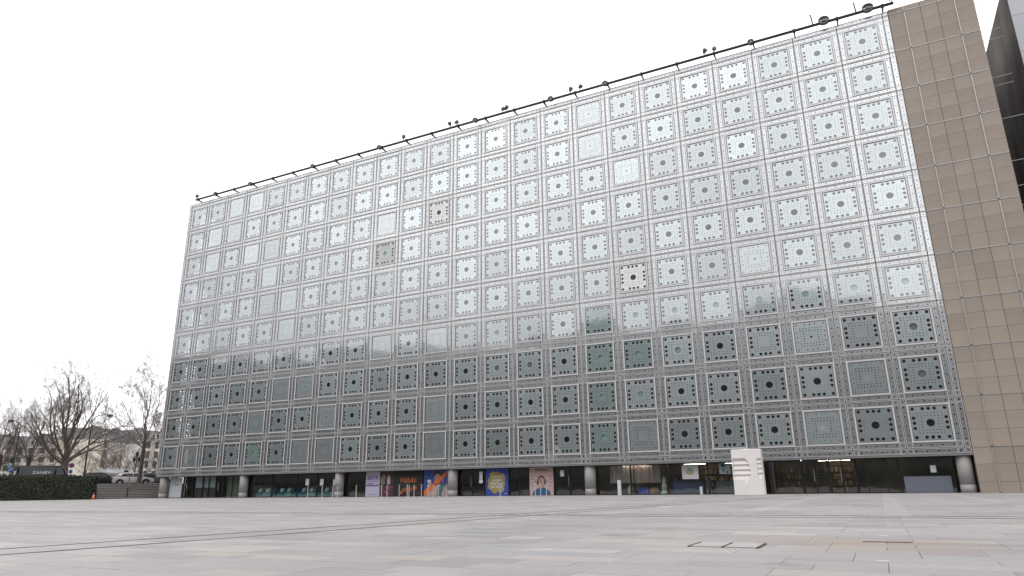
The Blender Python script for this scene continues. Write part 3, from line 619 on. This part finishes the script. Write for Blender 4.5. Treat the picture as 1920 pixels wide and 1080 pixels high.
o = ck.build('broken_slab_edge', mat('crack_dark', (.04, .03, .022), .9), None, loc=(65.75, -40.9, .0)); tag(o, 'dark broken slab edge with rust stain near the plaza studs', 'crack')
sm_ = MB(); sm_.tube([(0, 0, -.01), (0, 0, .005)], .058, 18); sm_.tube([(0, 0, .005), (0, 0, .008)], [.045, .036], 18); stud = sm_.mesh('ground_light', mat('stud_white', (.66, .66, .66), .35))
for i in range(-6, 13):
    for j in range(0, 7):
        x, y = 65.75-3*i, -42.9+3.05*j
        v = Vector((x, y, 0))-CAM; dep = v.dot(fw)
        if dep < 3: continue
        px = 960+FPX*v.dot(r2)/dep
        if -30 < px < 1950: o = link('ground_light', stud, None, (x+rng.uniform(-.05, .05), y+rng.uniform(-.05, .05), .0)); tag(o, 'small round white light set flush in the plaza paving', 'ground light', 'round lights set in the plaza')
# ------------------------------------------------------------------ things on the plaza
def relief(u, v):
    # depth of the carving, u,v in 0..1 across and up
    d = 0
    if .20 < v < .80 and u < .62:
        edge = .30+.30*math.sqrt(max(0, 1-((v-.53)/.29)**2)) if abs(v-.53) < .29 else 0
        if u < edge and u > .03:
            s = ((v-.33)/.108) % 1 if v > .33 else 1
            d = .05+.13*s if v > .33 else .05*(v-.2)/.13
    if .84 < u < .985 and .36 < v < .78:
        s = ((v-.36)/.105) % 1; d = max(d, .03+.11*s)
    if u < .40 and v <= .30: d = max(d, .045)
    if .05 < u < .36 and v > .80: d = max(d, .012)
    d += .03*max(0, abs(v-.98)*0)
    return d
sb = MB(); NU, NV = 70, 100; Wd, Hd, Td = 1.9, 2.86, .6
for j in range(NV+1):
    for i in range(NU+1):
        u, v = i/NU, j/NV; rx = min(u, 1-u)*Wd; rz = (1-v)*Hd; rnd = 0
        for q in (rx, rz):
            if q < .08: rnd += .08-math.sqrt(max(0, .08**2-(.08-q)**2))
        sb.v.append(((u-.5)*Wd*(1-.02*v), -Td/2+relief(u, v)+rnd*.8, v*Hd-(.05*abs(u-.5)*2 if j == NV else 0)))
for j in range(NV):
    for i in range(NU): a = j*(NU+1)+i; sb.f.append((a, a+1, a+NU+2, a+NU+1))
i0 = len(sb.v); ring = [i for i in range(NU+1)]+[j*(NU+1)+NU for j in range(1, NV+1)]+[NV*(NU+1)+i for i in range(NU-1, -1, -1)]+[j*(NU+1) for j in range(NV-1, 0, -1)]
for q in ring: x, y, z = sb.v[q]; sb.v.append((x, Td/2, z))
for k in range(len(ring)): sb.f.append((ring[k], i0+k, i0+(k+1) % len(ring), ring[(k+1) % len(ring)]))
sb.f.append(tuple(range(i0, i0+len(ring))))
o = sb.build('stone_sculpture', mat('white_stone', (.90, .86, .845), .7, noise=.07, nscale=2.5, bump=.2), None, loc=(58.27, -1.5, 0)); tag(o, 'tall white stone slab sculpture carved with steps and a round hollow', 'sculpture')
ST = mat('stanchion_steel', (.62, .61, .60), .3, .7)
stm = MB(); stm.tube([(0, 0, .0), (0, 0, .025), (0, 0, .05)], [.17, .17, .05], 18); stb = stm.mesh('base', ST)
stm = MB(); stm.tube([(0, 0, .05), (0, 0, .95)], .034, 10); stp = stm.mesh('post', ST)
stm = MB(); stm.tube([(0, 0, .95), (0, 0, 1.03)], .042, 10); sth = stm.mesh('belt_head', BLACK)
spots = [(576, 936, 'leftmost steel stanchion before the dark glass'), (603, 936, 'second steel stanchion from the left end'), (623, 936.3, 'steel stanchion just left of the third pillar'), (632, 936.2, 'steel stanchion right before the third pillar'), (667, 937, 'steel stanchion alone before the dark green glass'),
         (714.6, 935.5, 'steel stanchion at the right edge of the BAYA poster'), (725, 935.6, 'steel stanchion before the floral artwork poster'), (748, 935.6, 'steel stanchion at the left of the Habibi lettering'), (763, 935.5, 'steel stanchion below the middle of Habibi, left one of a close pair'), (766.5, 935.8, 'steel stanchion below the middle of Habibi, right one of a close pair'), (776, 935.6, 'steel stanchion at the right of the Habibi lettering'), (790, 935.6, 'steel stanchion between the Habibi and blue portrait posters'),
         (802, 935.4, 'steel stanchion before the left of the portrait poster'), (812, 935.4, 'steel stanchion before the portrait poster, second of four'), (822, 935.3, 'steel stanchion before the portrait poster, third of four'), (837, 935.3, 'steel stanchion at the fourth pillar beside the portrait poster'),
         (938, 934.3, 'white stanchion before the blue flower poster'), (1004, 933.5, 'steel stanchion left of the pink poster figure'), (1014, 933.5, 'steel stanchion in the middle of the pink poster'), (1025, 933.3, 'steel stanchion right of the pink poster figure')]
def ground_at(px, py):
    d = fw+r2*((px-960)/FPX)+u2*((540-py)/FPX); return CAM+d*(-CAM.z/d.z)
prev = None
for k, (px, py, lab) in enumerate(spots):
    # the stanchions stand in one loose line some metres before the glass
    d = fw+r2*((px-960)/FPX)+u2*((540-py)/FPX); yy = -5.0-.6*math.sin(k*1.7)-(1.6 if k == 4 else 0); q = CAM+d*((yy-CAM.y)/d.y); q.z = .005
    s = empty('stanchion', q); tag(s, lab, 'stanchion', 'queue stanchions before the entrance')
    link('base', stb, s); link('post', stp, s); link('belt_head', sth, s)
    if prev is not None and k < 16 and (q-prev).length < 4.5:
        dv = prev-q; mb = MB(); n = 6
        for i in range(n):
            a, b = i/n, (i+1)/n; za, zb = .985-.05*math.sin(a*math.pi), .985-.05*math.sin(b*math.pi)
            mb.quad((dv.x*a, dv.y*a, za), (dv.x*b, dv.y*b, zb), (dv.x*b, dv.y*b, zb-.05), (dv.x*a, dv.y*a, za-.05))
        mb.build('belt', BLACK, s, fix=False)
    prev = q
lathe('post', WHITE, [(0, 0), (.13, 0), (.13, 1.0), (.11, 1.03), (0, 1.03)], (49.4, -1.2, .003), 'white round post right of the fifth pillar', 'post')
lathe('post', WHITE, [(0, 0), (.1, 0), (.1, .5), (.08, .53), (0, .53)], (54.75, .35, .003), 'short white post before the blue counter', 'post')
# ------------------------------------------------------------------ street, steps, hedge at the left
fh = Vector((math.sin(YAW), math.cos(YAW), 0)); CP = math.cos(PIT)
def at(px, a, z=0.): p = CAM+fh*a+rt*((px-960)/FPX*a*CP); return Vector((p.x, p.y, z))
U = Vector((.57, .82, 0)).normalized(); Wv = Vector((-U.y, U.x, 0)); UA = math.atan2(U.y, U.x)
ZS = 1.55
SO = at(238, 76)
street = empty('frame_tmp')
def loc(u, v, z=0.): p = SO+U*u+Wv*v; return Vector((p.x, p.y, z))
bpy.data.objects.remove(street)
sg = MB(); nstep = 9
for k in range(nstep): sg.box(-12, 9.5, k*.4, 4.2, k*ZS/nstep, (k+1)*ZS/nstep-.001 if k < nstep-1 else ZS)
for i in range(len(sg.v)): x, y, z = sg.v[i]; sg.v[i] = (x, y, z-.003*(y > 4))
st = empty('steps', SO, UA); tag(st, kind='structure')
stone_s = mat('step_stone', (.36, .345, .33), .8, noise=.15, nscale=1.2)
riser_shade = mat('riser_shaded_stone', (.17, .16, .15), .85, noise=.2, nscale=1.2)  # same stone, colour darkened to paint in the shadow on the risers
for k in range(nstep):
    zt_ = (k+1)*ZS/nstep; q = boxes('step', riser_shade, st, (-12, 9.5, k*.4+.05, 4.29 if k == nstep-1 else (k+1)*.4+.06, 0 if k == 0 else k*ZS/nstep-.05, zt_-.062))
    boxes('tread', stone_s, q, (-12, 9.5, k*.4, 4.3 if k == nstep-1 else (k+1)*.4+.04, zt_-.06, zt_))
rw = boxes('retaining_wall', stone_s, None, (-70, -12.02, .3, .7, 0, ZS+.02)); rw.location = SO; rw.rotation_euler.z = UA; tag(rw, 'stone retaining wall behind the clipped hedge', 'wall')
pv = boxes('pavement', mat('pavement_grey', (.27, .26, .25), .85, noise=.1, nscale=1), None, (-300, 300, 4.31, 7.2, ZS-.3, ZS)); pv.location = SO; pv.rotation_euler.z = UA; tag(pv, kind='structure')
pv2 = boxes('pavement', MATS['pavement_grey'], None, (-300, -12.02, .71, 4.3, ZS-.3, ZS-.002)); pv2.location = SO; pv2.rotation_euler.z = UA; tag(pv2, kind='structure')
rd = boxes('road', mat('asphalt', (.055, .055, .057), .85, noise=.15, nscale=2), None, (-600, 600, 7.22, 900, ZS-.4, ZS-.12)); rd.location = SO; rd.rotation_euler.z = UA; tag(rd, kind='structure')
for k, u in enumerate((-7.6, -.2, 5.9)):
    h = empty('handrail', loc(u, .3, .1), UA); tag(h, ('black handrail on the steps nearest the hedge', 'black handrail in the middle of the steps', 'black handrail on the steps beside the building')[k], 'handrail', 'handrails on the steps')
    mb = MB(); mb.tube([(0, 0, .02), (0, 0, 1.0), (0, 3.2, 2.3), (0, 3.2, 1.4)], .06, 8); mb.build('rail', BLACK, h)
    mb = MB(); mb.tube([(0, 1.6, .65), (0, 1.6, 1.62)], .03, 6); mb.build('post', BLACK, h)
# hedge
hr = at(172, 71.5); hb = empty('hedge', hr, UA); tag(hb, 'long dark green clipped hedge at the left edge of the plaza', 'hedge')
HL, HT, HH = 24, 1.7, 2.28
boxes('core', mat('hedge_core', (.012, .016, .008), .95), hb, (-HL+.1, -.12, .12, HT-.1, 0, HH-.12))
mb = MB(); hr_ = random.Random(3)
def leaf(mb, c, nrm, s, rg):
    a = Vector((rg.gauss(0, 1), rg.gauss(0, 1), rg.gauss(0, 1))).cross(nrm+Vector((rg.gauss(0, .6), rg.gauss(0, .6), rg.gauss(0, .6))))
    if a.length < 1e-4: return
    a.normalize(); b = a.cross(nrm).normalized()*.55; c = Vector(c)
    mb.quad(c-a*s, c-b*s, c+a*s, c+b*s)
for k in range(26000):
    f = hr_.random()
    dj = hr_.gauss(0, .075)+.06*math.sin(hr_.random()*9)
    if f < .6: x, z = hr_.uniform(-HL, 0), hr_.uniform(0, HH); c = (x, .06+.05*math.sin(x*2.1+z*3)+dj, z); nrm = Vector((0, -1, .3))
    elif f < .85: x, y_ = hr_.uniform(-HL, 0), hr_.uniform(0, HT); c = (x, y_, HH-.05+.04*math.sin(x*1.7)+dj); nrm = Vector((0, 0, 1))
    else: y_, z = hr_.uniform(0, HT), hr_.uniform(0, HH); c = (-.06+.04*math.sin(z*4)+dj, y_, z); nrm = Vector((1, 0, .3))
    leaf(mb, c, nrm, hr_.uniform(.04, .12), hr_)
mb.build('foliage', mat('hedge_leaf', (.024, .031, .012), .6, noise=.7, nscale=3), hb, fix=False)
cn = empty('traffic_cone', at(171.5, 70.4, .003)); tag(cn, 'small orange traffic cone at the end of the hedge', 'cone')
mb = MB(); mb.box(-.2, .2, -.2, .2, 0, .04); mb.build('base', mat('cone_orange', (.75, .16, .06), .5), cn)
mb = MB(); mb.tube([(0, 0, .04), (0, 0, .3)], [.15, .10], 14); mb.tube([(0, 0, .42), (0, 0, .62)], [.075, .03], 14); mb.build('cone_body', MATS['cone_orange'], cn, smooth=True)
mb = MB(); mb.tube([(0, 0, .3), (0, 0, .42)], [.101, .076], 14); mb.build('white_band', WHITE, cn, smooth=True)
# ------------------------------------------------------------------ vehicles
TYRE = mat('tyre', (.02, .02, .02), .8); RIM = mat('rim', (.4, .4, .42), .35, .7); CGL = mat('car_glass', (.02, .024, .027), .12, 0, .4)
HLM = mat('headlight', (.75, .77, .8), .15); TLM = mat('taillight', (.35, .02, .02), .3)
def car(name, p, rz, col, lab, cat, kind='hatch', L_=4.3, Wc=1.78, Hc=1.45, letter=None):
    o = empty(name, p, rz); tag(o, lab, cat); m = mat('paint_'+lab[:18].replace(' ', '_'), col, .3, .2, coat=.5 if col[0] > .03 else .12, spec=.5 if col[0] > .03 else .25)
    h = L_/2; van = kind == 'van'
    belt = .95 if not van else 1.15
    if van: side = [(-h, .35), (-h+.05, .28), (h-.1, .28), (h, .4), (h-.02, .8), (h-.35, 1.02), (h-.75, belt), (-h+.03, belt), (-h, .8)]
    else: side = [(-h, .42), (-h+.12, .26), (h-.15, .26), (h, .4), (h-.02, .62), (h-.2, .76), (h-1.05, .93), (-h+.25, belt), (-h+.02, .8)]
    bm = bmesh.new(); mb = MB(); mb.prism(side, -Wc/2, Wc/2); me = mb.mesh('body', m); bm.from_mesh(me)
    bmesh.ops.bevel(bm, geom=[e for e in bm.edges], offset=.07, segments=3, affect='EDGES', profile=.6); bm.to_mesh(me); bm.free()
    for q in me.polygons: q.use_smooth = True
    body = link('body', me, o)
    if van: gh = [(-h+.06, belt-.03), (h-.78, belt-.03), (h-1.35, Hc-.06), (h-1.6, Hc), (-h+.25, Hc), (-h+.08, Hc-.12)]
    else: gh = [(-h+.22, belt-.03), (h-1.0, .9), (h-1.75, Hc-.07), (h-2.2, Hc), (-h+1.1, Hc-.01), (-h+.62, Hc-.1)]
    tw_ = Wc/2-.06; n = len(gh); mb = MB(); zt = Hc
    yy = [tw_-(z-belt)/(zt-belt)*.17 for _, z in gh]
    i = 0; mb.v = [(gh[k][0], -yy[k], gh[k][1]) for k in range(n)]+[(gh[k][0], yy[k], gh[k][1]) for k in range(n)]
    mb.f = [tuple(range(n)), tuple(range(2*n-1, n-1, -1))]+[(k, (k+1) % n, n+(k+1) % n, n+k) for k in range(n)]
    me = mb.mesh('cabin', m); bm = bmesh.new(); bm.from_mesh(me); bmesh.ops.bevel(bm, geom=[e for e in bm.edges], offset=.05, segments=2, affect='EDGES'); bm.to_mesh(me); bm.free()
    for q in me.polygons: q.use_smooth = True
    link('cabin', me, o)
    # glass: side windows set 4 mm proud, windscreen and rear screen
    def yat(z): return tw_-(z-belt)/(zt-belt)*.17+.006
    zl, zu = belt+.04, Hc-.13
    if van: wins = [[(h-1.85, zl), (h-.98, zl), (h-1.42, zu), (h-1.85, zu)]]
    else: wins = [[(-.02, zl), (h-1.28, zl-.02), (h-1.85, zu), (-.02, zu)], [(-.1, zl), (-.1, zu), (-h+1.05, zu-.02), (-h+.75, zl)]]
    if letter: wins.append([(-h+.3, zl), (h-2.0, zl), (h-2.0, zu), (-h+.3, zu)])
    for wn in wins:
        for s in (-1, 1):
            mb = MB(); mb.poly([(x, s*yat(z), z) for x, z in wn]); mb.build('side_window', CGL, o, fix=False)
    a, b = (gh[1], gh[2])
    for (a, b, e, nm) in ((gh[1], gh[2], .02, 'windscreen'), (gh[-1], gh[0], -.02, 'rear_window')):
        mb = MB(); wa, wb_ = tw_-.12, tw_-.28
        mb.poly([(a[0]*.85+b[0]*.15+e, -wa, a[1]*.85+b[1]*.15+.02), (a[0]*.85+b[0]*.15+e, wa, a[1]*.85+b[1]*.15+.02), (a[0]*.12+b[0]*.88+e, wb_, a[1]*.12+b[1]*.88+.02), (a[0]*.12+b[0]*.88+e, -wb_, a[1]*.12+b[1]*.88+.02)]); mb.build(nm, CGL, o, fix=False)
    wr = .32
    for x in (-h+.82, h-.85):
        for s in (-1, 1):
            wv = empty('wheel', (x, s*(Wc/2-.1), wr), parent=o)
            mb = MB(); n = 20
            prof = [(.2, -.1), (wr-.03, -.11), (wr, -.07), (wr, .07), (wr-.03, .11), (.2, .1)]
            for (ra, ya), (rb, yb) in zip(prof, prof[1:]):
                for k in range(n): t0, t1 = 2*math.pi*k/n, 2*math.pi*(k+1)/n; mb.quad((ra*math.cos(t0), ya, ra*math.sin(t0)), (ra*math.cos(t1), ya, ra*math.sin(t1)), (rb*math.cos(t1), yb, rb*math.sin(t1)), (rb*math.cos(t0), yb, rb*math.sin(t0)))
            mb.build('tyre', TYRE, wv, smooth=True)
            mb = MB()
            for k in range(5):
                t = 2*math.pi*k/5; c, s_ = math.cos(t), math.sin(t); mb.prism([(-s_*.04, c*.04), (s_*.04, -c*.04), (c*.2+s_*.03, s_*.2-c*.03), (c*.2-s_*.03, s_*.2+c*.03)], s*.09, s*.115)
            mb.box(-.06, .06, min(s*.06, s*.12), max(s*.06, s*.12), -.06, .06); mb.build('rim', RIM, wv)
            mb = MB(); mb.tube([(0, s*.01, 0), (0, s*.07, 0)], .2, 16); mb.build('hub', mat('hub_dark', (.03, .03, .03), .6), wv)
            # dark arch above the wheel
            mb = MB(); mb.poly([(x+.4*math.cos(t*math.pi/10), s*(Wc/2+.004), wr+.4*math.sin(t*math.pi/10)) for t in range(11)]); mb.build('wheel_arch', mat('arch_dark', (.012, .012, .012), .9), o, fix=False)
    for s in (-1, 1):
        boxes('headlight', HLM, o, (h-.22, h-.05, min(s*.5, s*(Wc/2-.03)), max(s*.5, s*(Wc/2-.03)), .62, .74)); boxes('taillight', TLM, o, (-h-.005, -h+.14, min(s*.58, s*(Wc/2+.004)), max(s*.58, s*(Wc/2+.004)), .72, .86))
        boxes('mirror', m, o, (h-1.42, h-1.26, min(s*(Wc/2-.05), s*(Wc/2+.13)), max(s*(Wc/2-.05), s*(Wc/2+.13)), belt, belt+.12))
    if letter:
        for s in (-1, 1):
            t = txt(letter, .42, WHITE, o, -.3*s*0, belt+.16, s*(tw_+.0), sx=1.3); t.rotation_euler = (math.pi/2-.17, 0, 0 if s < 0 else math.pi)
            t.location = (-.4, s*(yat(belt+.2)+.012), belt+.16)
    return o
ZC = ZS-.12
car('hatchback_car', at(242, 83.5, ZC), UA, (.55, .53, .52), 'silver white hatchback parked at the top of the steps', 'car', L_=4.35)
car('dark_car', at(180, 84, ZC), UA, (.015, .017, .025), 'dark blue car parked behind the hedge end', 'car', L_=4.4, Hc=1.5)
car('white_van', at(213, 92, ZC), UA, (.62, .62, .64), 'white van behind the silver hatchback', 'van', kind='van', L_=4.8, Hc=2.12)
car('grey_car', at(281, 88.5, ZC), UA, (.07, .07, .075), 'dark grey car beside the building corner', 'car', L_=4.3, Hc=1.5)
car('black_van', at(76, 80, ZC), UA, (.012, .013, .016), 'long black van with white lettering behind the hedge', 'van', kind='van', L_=5.6, Hc=2.2, letter='ZANEV')
car('white_car', at(-6, 82, ZC), UA, (.6, .6, .6), 'white car cut off at the left edge behind the hedge', 'car', L_=4.2, Hc=1.6)
# ------------------------------------------------------------------ trees
BARK = mat('bark', (.10, .078, .066), .9, noise=.35, nscale=2.5); BARKP = mat('plane_bark', (.155, .125, .105), .9, noise=.4, nscale=2); TWIG = mat('twig', (.19, .152, .13), .9)
def tree(p, Ht, spread, lab, seed, trunk_h=.22, rad=.3, nl=7, dens=1.0, upb=.55, name='bare_tree', bark=BARK, levels=4, rmin=.009):
    rg = random.Random(seed); o = empty(name, p); tag(o, lab, 'tree', 'bare winter trees along the street'); tr, cw = MB(), MB()
    Hc = Ht*(1-trunk_h)
    def branch(s, d, ln, r, lev):
        n = (5, 6, 5, 3, 2, 2)[lev]; pts = [s]; cur = s.copy(); dd = d.copy(); wob = (.1, .17, .2, .22, .24, .24)[lev]
        for k in range(n):
            dd = (dd+Vector((rg.gauss(0, wob), rg.gauss(0, wob), rg.gauss(0, wob*.6)+.08*upb))).normalized(); cur = cur+dd*(ln/n); pts.append(cur.copy())
        rs = [max(rmin*.6, r*(1-.78*k/n)) for k in range(n+1)]
        cw.tube(pts, rs, (9, 6, 5, 4, 3, 3)[lev], cap=False)
        if lev >= levels: return
        cnt = max(3, int((0, 8, 6, 5, 4)[lev]*dens+rg.random()))
        for c in range(cnt):
            t = .2+.8*(c+rg.random()*.8)/cnt; t = min(t, .98); i = min(n-1, int(t*n)); q = pts[i].lerp(pts[i+1], t*n-i)
            base = (pts[i+1]-pts[i]).normalized(); side = base.orthogonal().normalized(); side.rotate(Matrix.Rotation(rg.uniform(0, 6.28), 3, base))
            nd = (base*.8+side*rg.uniform(.4, 1.0)+Vector((0, 0, upb*.25))).normalized()
            branch(q, nd, ln*rg.uniform(.38, .6)*(1.12-.4*t), max(rmin, rs[i]*.5), lev+1)
    top = Vector((rg.gauss(0, .1), rg.gauss(0, .1), Ht*trunk_h)); pts = [Vector((0, 0, -.2)), Vector((0, 0, .5)), top*.55+Vector((rg.gauss(0, .06), 0, 0)), top, top+Vector((0, 0, Hc*.12))]
    tr.tube(pts, [rad*1.35, rad*1.02, rad*.9, rad*.8, rad*.45], 12, cap=False)
    branch(top, Vector((rg.gauss(0, .05), rg.gauss(0, .05), 1)).normalized(), Hc*.86, rad*.42, 1)
    for k in range(nl):
        a = 2*math.pi*(k+rg.random()*.6)/nl; th = R((20, 58, 38, 68, 28, 48)[k % 6]+rg.uniform(-6, 6))*(1-.35*(upb-.55))
        reach = 1/math.sqrt((math.sin(th)/spread)**2+(math.cos(th)/(Hc*.92))**2)
        d = Vector((math.cos(a)*math.sin(th), math.sin(a)*math.sin(th), math.cos(th)))
        branch(top*rg.uniform(.82, 1.05), d, reach*rg.uniform(.86, 1.04), rad*rg.uniform(.2, .34), 1)
    tr.build('trunk', bark, o, smooth=True, fix=False); cw.build('crown', TWIG, o, smooth=True, fix=False)
    return o
tree(at(108, 90, ZS-.1), 15.8, 9.0, 'big spreading bare plane tree behind the hedge', 11, trunk_h=.2, rad=.52, nl=13, dens=.95, name='plane_tree', bark=BARKP, levels=5)
tree(at(253, 81.8, ZS), 13.8, 6.0, 'slender bare tree in front of the silver hatchback', 23, trunk_h=.33, rad=.24, nl=10, dens=.9, upb=.75, levels=5)
tree(at(38, 100, ZS-.1), 14.0, 5.5, 'bare tree at the far left beside the street lamp', 31, trunk_h=.25, rad=.28, nl=9, dens=1.1, levels=4)
tree(at(-15, 96, ZS-.1), 13.0, 4.5, 'bare tree cut by the left edge of the picture', 37, trunk_h=.25, rad=.28, nl=9, dens=1.1)
for k, (px, a, h, sp_, lab) in enumerate([(214, 130, 11.5, 4.0, 'bushy bare tree before the corner house, right of the lamp pole'), (288, 120, 8.5, 3.0, 'small bare tree hard against the building edge'), (150, 150, 13.0, 4.5, 'bare tree behind the big plane tree, right side'), (75, 150, 13.5, 4.5, 'bare tree behind the big plane tree, left side'), (185, 135, 10.5, 3.5, 'bare tree between the lamp pole and the corner house'), (240, 160, 12.5, 4.0, 'bare tree before the far houses, behind the slender tree'), (10, 150, 12.0, 4.5, 'bare tree before the far houses at the left edge')]):
    tree(at(px, a, ZS-.1), h, sp_, lab, 50+k, trunk_h=.2, rad=.2, nl=9, dens=.85, levels=4, rmin=.014)
# ------------------------------------------------------------------ street furniture
def lamp(px, a, h, arm, lab):
    o = empty('street_lamp', at(px, a, ZS-.05), UA); tag(o, lab, 'street lamp', 'tall street lamps')
    mb = MB(); mb.tube([(0, 0, 0), (0, 0, 1.2)], .14, 10); mb.tube([(0, 0, 1.2), (0, 0, h-.8)], [.1, .07], 10); mb.build('pole', BLACK, o)
    mb = MB(); mb.tube([(0, 0, h-.8), (arm*.2, 0, h-.2), (arm*.6, 0, h+.05), (arm, 0, h+.1)], .045, 8); mb.build('arm', BLACK, o)
    mb = MB(); mb.tube([(arm, 0, h+.14), (arm, 0, h+.05), (arm, 0, h-.1), (arm, 0, h-.22)], [.08, .3, .42, .2], 14); mb.build('lamp_head', BLACK, o)
lamp(147, 94, 9.3, 2.0, 'tall black street lamp right of the big plane tree'); lamp(10, 98, 9.0, -1.2, 'tall black street lamp at the left edge'); lamp(322, 104, 9.0, -2.1, 'street lamp whose head peeps out beside the building')
o = empty('lantern_post', at(243, 108, ZS-.1)); tag(o, 'old fashioned black lantern post behind the parked cars', 'lantern')
mb = MB(); mb.tube([(0, 0, 0), (0, 0, .9), (0, 0, 1.0), (0, 0, 4.4)], [.16, .13, .08, .05], 10); mb.build('post', BLACK, o)
for dx in (-.55, 0, .55):
    mb = MB(); z = 4.4 if dx == 0 else 3.6; mb.tube([(dx, 0, z), (dx, 0, z+.12), (dx, 0, z+.55), (dx, 0, z+.62), (dx, 0, z+.8)], [.06, .13, .2, .22, .02], 6); mb.build('lantern', BLACK, o)
    if dx: mb = MB(); mb.tube([(0, 0, 3.3), (dx, 0, 3.4), (dx, 0, z)], .03, 6); mb.build('bracket', BLACK, o)
o = empty('traffic_light', at(6, 86, ZS-.1), UA); tag(o, 'traffic light with round blue sign at the left edge', 'traffic light')
mb = MB(); mb.tube([(0, 0, 0), (0, 0, 3.2)], .05, 8); mb.build('post', BLACK, o); boxes('signal_box', BLACK, o, (-.16, .16, -.16, .1, 2.5, 3.35))
mb = MB(); mb.tube([(0, -.06, 2.0), (0, -.09, 2.0)], .34, 20); d = mb.build('blue_sign', mat('sign_blue', (.03, .12, .35), .5), o)
mb = MB(); mb.prism([(-.2, 1.9), (-.14, 1.84), (.16, 2.12), (.2, 2.02), (.24, 2.2), (.06, 2.2), (.12, 2.17)], -.1, -.095); mb.build('arrow', WHITE, d)
mb = MB(); mb.tube([(0, -.165, 2.65), (0, -.19, 2.65)], .09, 12); mb.build('lens', mat('green_lens', (.1, .5, .35), .4, emit=((.2, 1, .7), .5)), o)
o = empty('road_sign', at(121, 88, ZS-.1), UA); tag(o, 'round purple red road sign right of the plane tree trunk', 'road sign')
mb = MB(); mb.tube([(0, 0, 0), (0, 0, 2.6)], .04, 8); mb.build('post', STEEL, o)
mb = MB(); mb.tube([(0, -.05, 2.5), (0, -.07, 2.5)], .3, 20); mb.build('disc', mat('sign_purple', (.16, .05, .16), .5), o); boxes('plate', mat('sign_blue', (.03, .12, .35), .5), o, (-.2, .2, -.07, -.05, 1.55, 1.95))
# ------------------------------------------------------------------ far houses
CREAM = [mat('cream_wall_%d' % k, c, .85, noise=.07, nscale=.4) for k, c in enumerate([(.95, .90, .82), (.97, .87, .74), (.95, .87, .77)])]
ZINC = mat('zinc_roof', (.30, .30, .305), .7); CHIM = mat('chimney_brick', (.30, .22, .165), .9); WGL = mat('window_dark', (.05, .055, .06), .2); SHUT = mat('window_frame', (.55, .54, .52), .7)
wme, pme_, bal = MB(), MB(), MB()
for s in (-1, 1): wme.box(s*.68-.07, s*.68+.07, -.1, .02, 0, 2.2)
wme.box(-.61, .61, -.1, .02, 2.1, 2.2); wme.box(-.75, .75, -.16, .02, -.1, -.001); wm = wme.mesh('window', SHUT)
pme_.box(-.6, -.02, -.03, .01, .02, 2.09); pme_.box(.02, .6, -.03, .01, .02, 2.09); wp = pme_.mesh('pane', WGL)
def house(px0, px1, a0, a1, hh, m, lab, floors=5):
    A, B = at(px0, a0, ZS-.12), at(px1, a1, ZS-.12); d = B-A; Lh = d.length; o = empty('townhouse', A, math.atan2(d.y, d.x)); tag(o, lab, 'house', 'far stone houses')
    boxes('wall', m, o, (0, Lh, 0, 14, 0, hh)); fh_ = hh/floors
    for k in range(1, floors+1): boxes('cornice', m, o, (-.1, Lh+.1, -.22 if k < floors else -.5, -.002, k*fh_-.25, k*fh_-.02))
    rf = MB(); rf.prism([(-.2, hh+.002), (14, hh+.002), (11.5, hh+3.6), (1.6, hh+3.4)], -.05, Lh+.05, 'x'); r_ = rf.build('roof', ZINC, o)
    nb = max(3, int(Lh/2.6))
    for k in range(floors):
        for i in range(nb):
            wv = link('window', wm, o, ((i+.5)*Lh/nb, -.004, k*fh_+.75)); link('pane', wp, wv)
    for i in range(0, nb, 2):
        boxes('dormer', m, r_, ((i+.5)*Lh/nb-.6, (i+.5)*Lh/nb+.6, -.05, 2, hh+.5, hh+2.3)); boxes('dormer_pane', WGL, r_, ((i+.5)*Lh/nb-.4, (i+.5)*Lh/nb+.4, -.09, -.055, hh+.7, hh+2.0))
    for i in range(max(2, int(Lh/11))): x = (i+.5)*Lh/max(2, int(Lh/11))+rng.uniform(-1.5, 1.5); boxes('chimney', CHIM, r_, (x-1.6, x+1.6, 4, 5.2, hh+2.2, hh+4.4+rng.uniform(-.4, .6)))
    return o
house(-60, 92, 215, 225, 13.4, CREAM[0], 'long cream townhouse behind the trees at the left edge')
house(93, 172, 226, 215, 14.2, CREAM[0], 'pale townhouse behind the tall street lamp')
house(173.5, 236, 214, 232, 15.0, CREAM[1], 'warm cream corner townhouse behind the parked white van')
house(238, 330, 225, 240, 15.4, CREAM[2], 'cream townhouse just left of the museum edge')
# ------------------------------------------------------------------ block across the plaza, seen as the dark half of the reflections
OPP = mat('opposite_concrete', (.16, .158, .155), .85, noise=.1, nscale=.3); OPG = mat('opposite_glass', (.05, .06, .065), .5)
def opposite(x0, x1, y, h, lab):
    o = empty('campus_block', (x0, y, 0)); tag(o, lab, 'building'); Lb = x1-x0
    boxes('wall', OPP, o, (0, Lb, -16, 0, 0, h))
    for k in range(int(h/3.4)): boxes('window_band', OPG, o, (.6, Lb-.6, .004, .06, k*3.4+1.1, k*3.4+2.9))
    boxes('parapet', OPP, o, (0, Lb, -.5, .3, h+.002, h+.5)); boxes('plant_room', OPP, o, (Lb*.3, Lb*.42, -12, -4, h+.002, h+2.6))
names = ['leftmost', 'second from left', 'third from left', 'fourth from left', 'fifth from left', 'sixth from left', 'seventh from left', 'eighth from left', 'ninth from left', 'rightmost']
xs_ = [-260, -150, -96, -62, -30, -4, 22, 47, 70, 105, 200]; hs_ = [38.5, 40, 36.5, 35.5, 33, 34.4, 31.8, 33.6, 31.2, 33]
for k in range(10): opposite(xs_[k]+.01, xs_[k+1]-.01, -90-(k % 3)*2.5, hs_[k], 'grey block across the plaza mirrored in the lower facade, '+names[k])
bpy.context.view_layer.update()
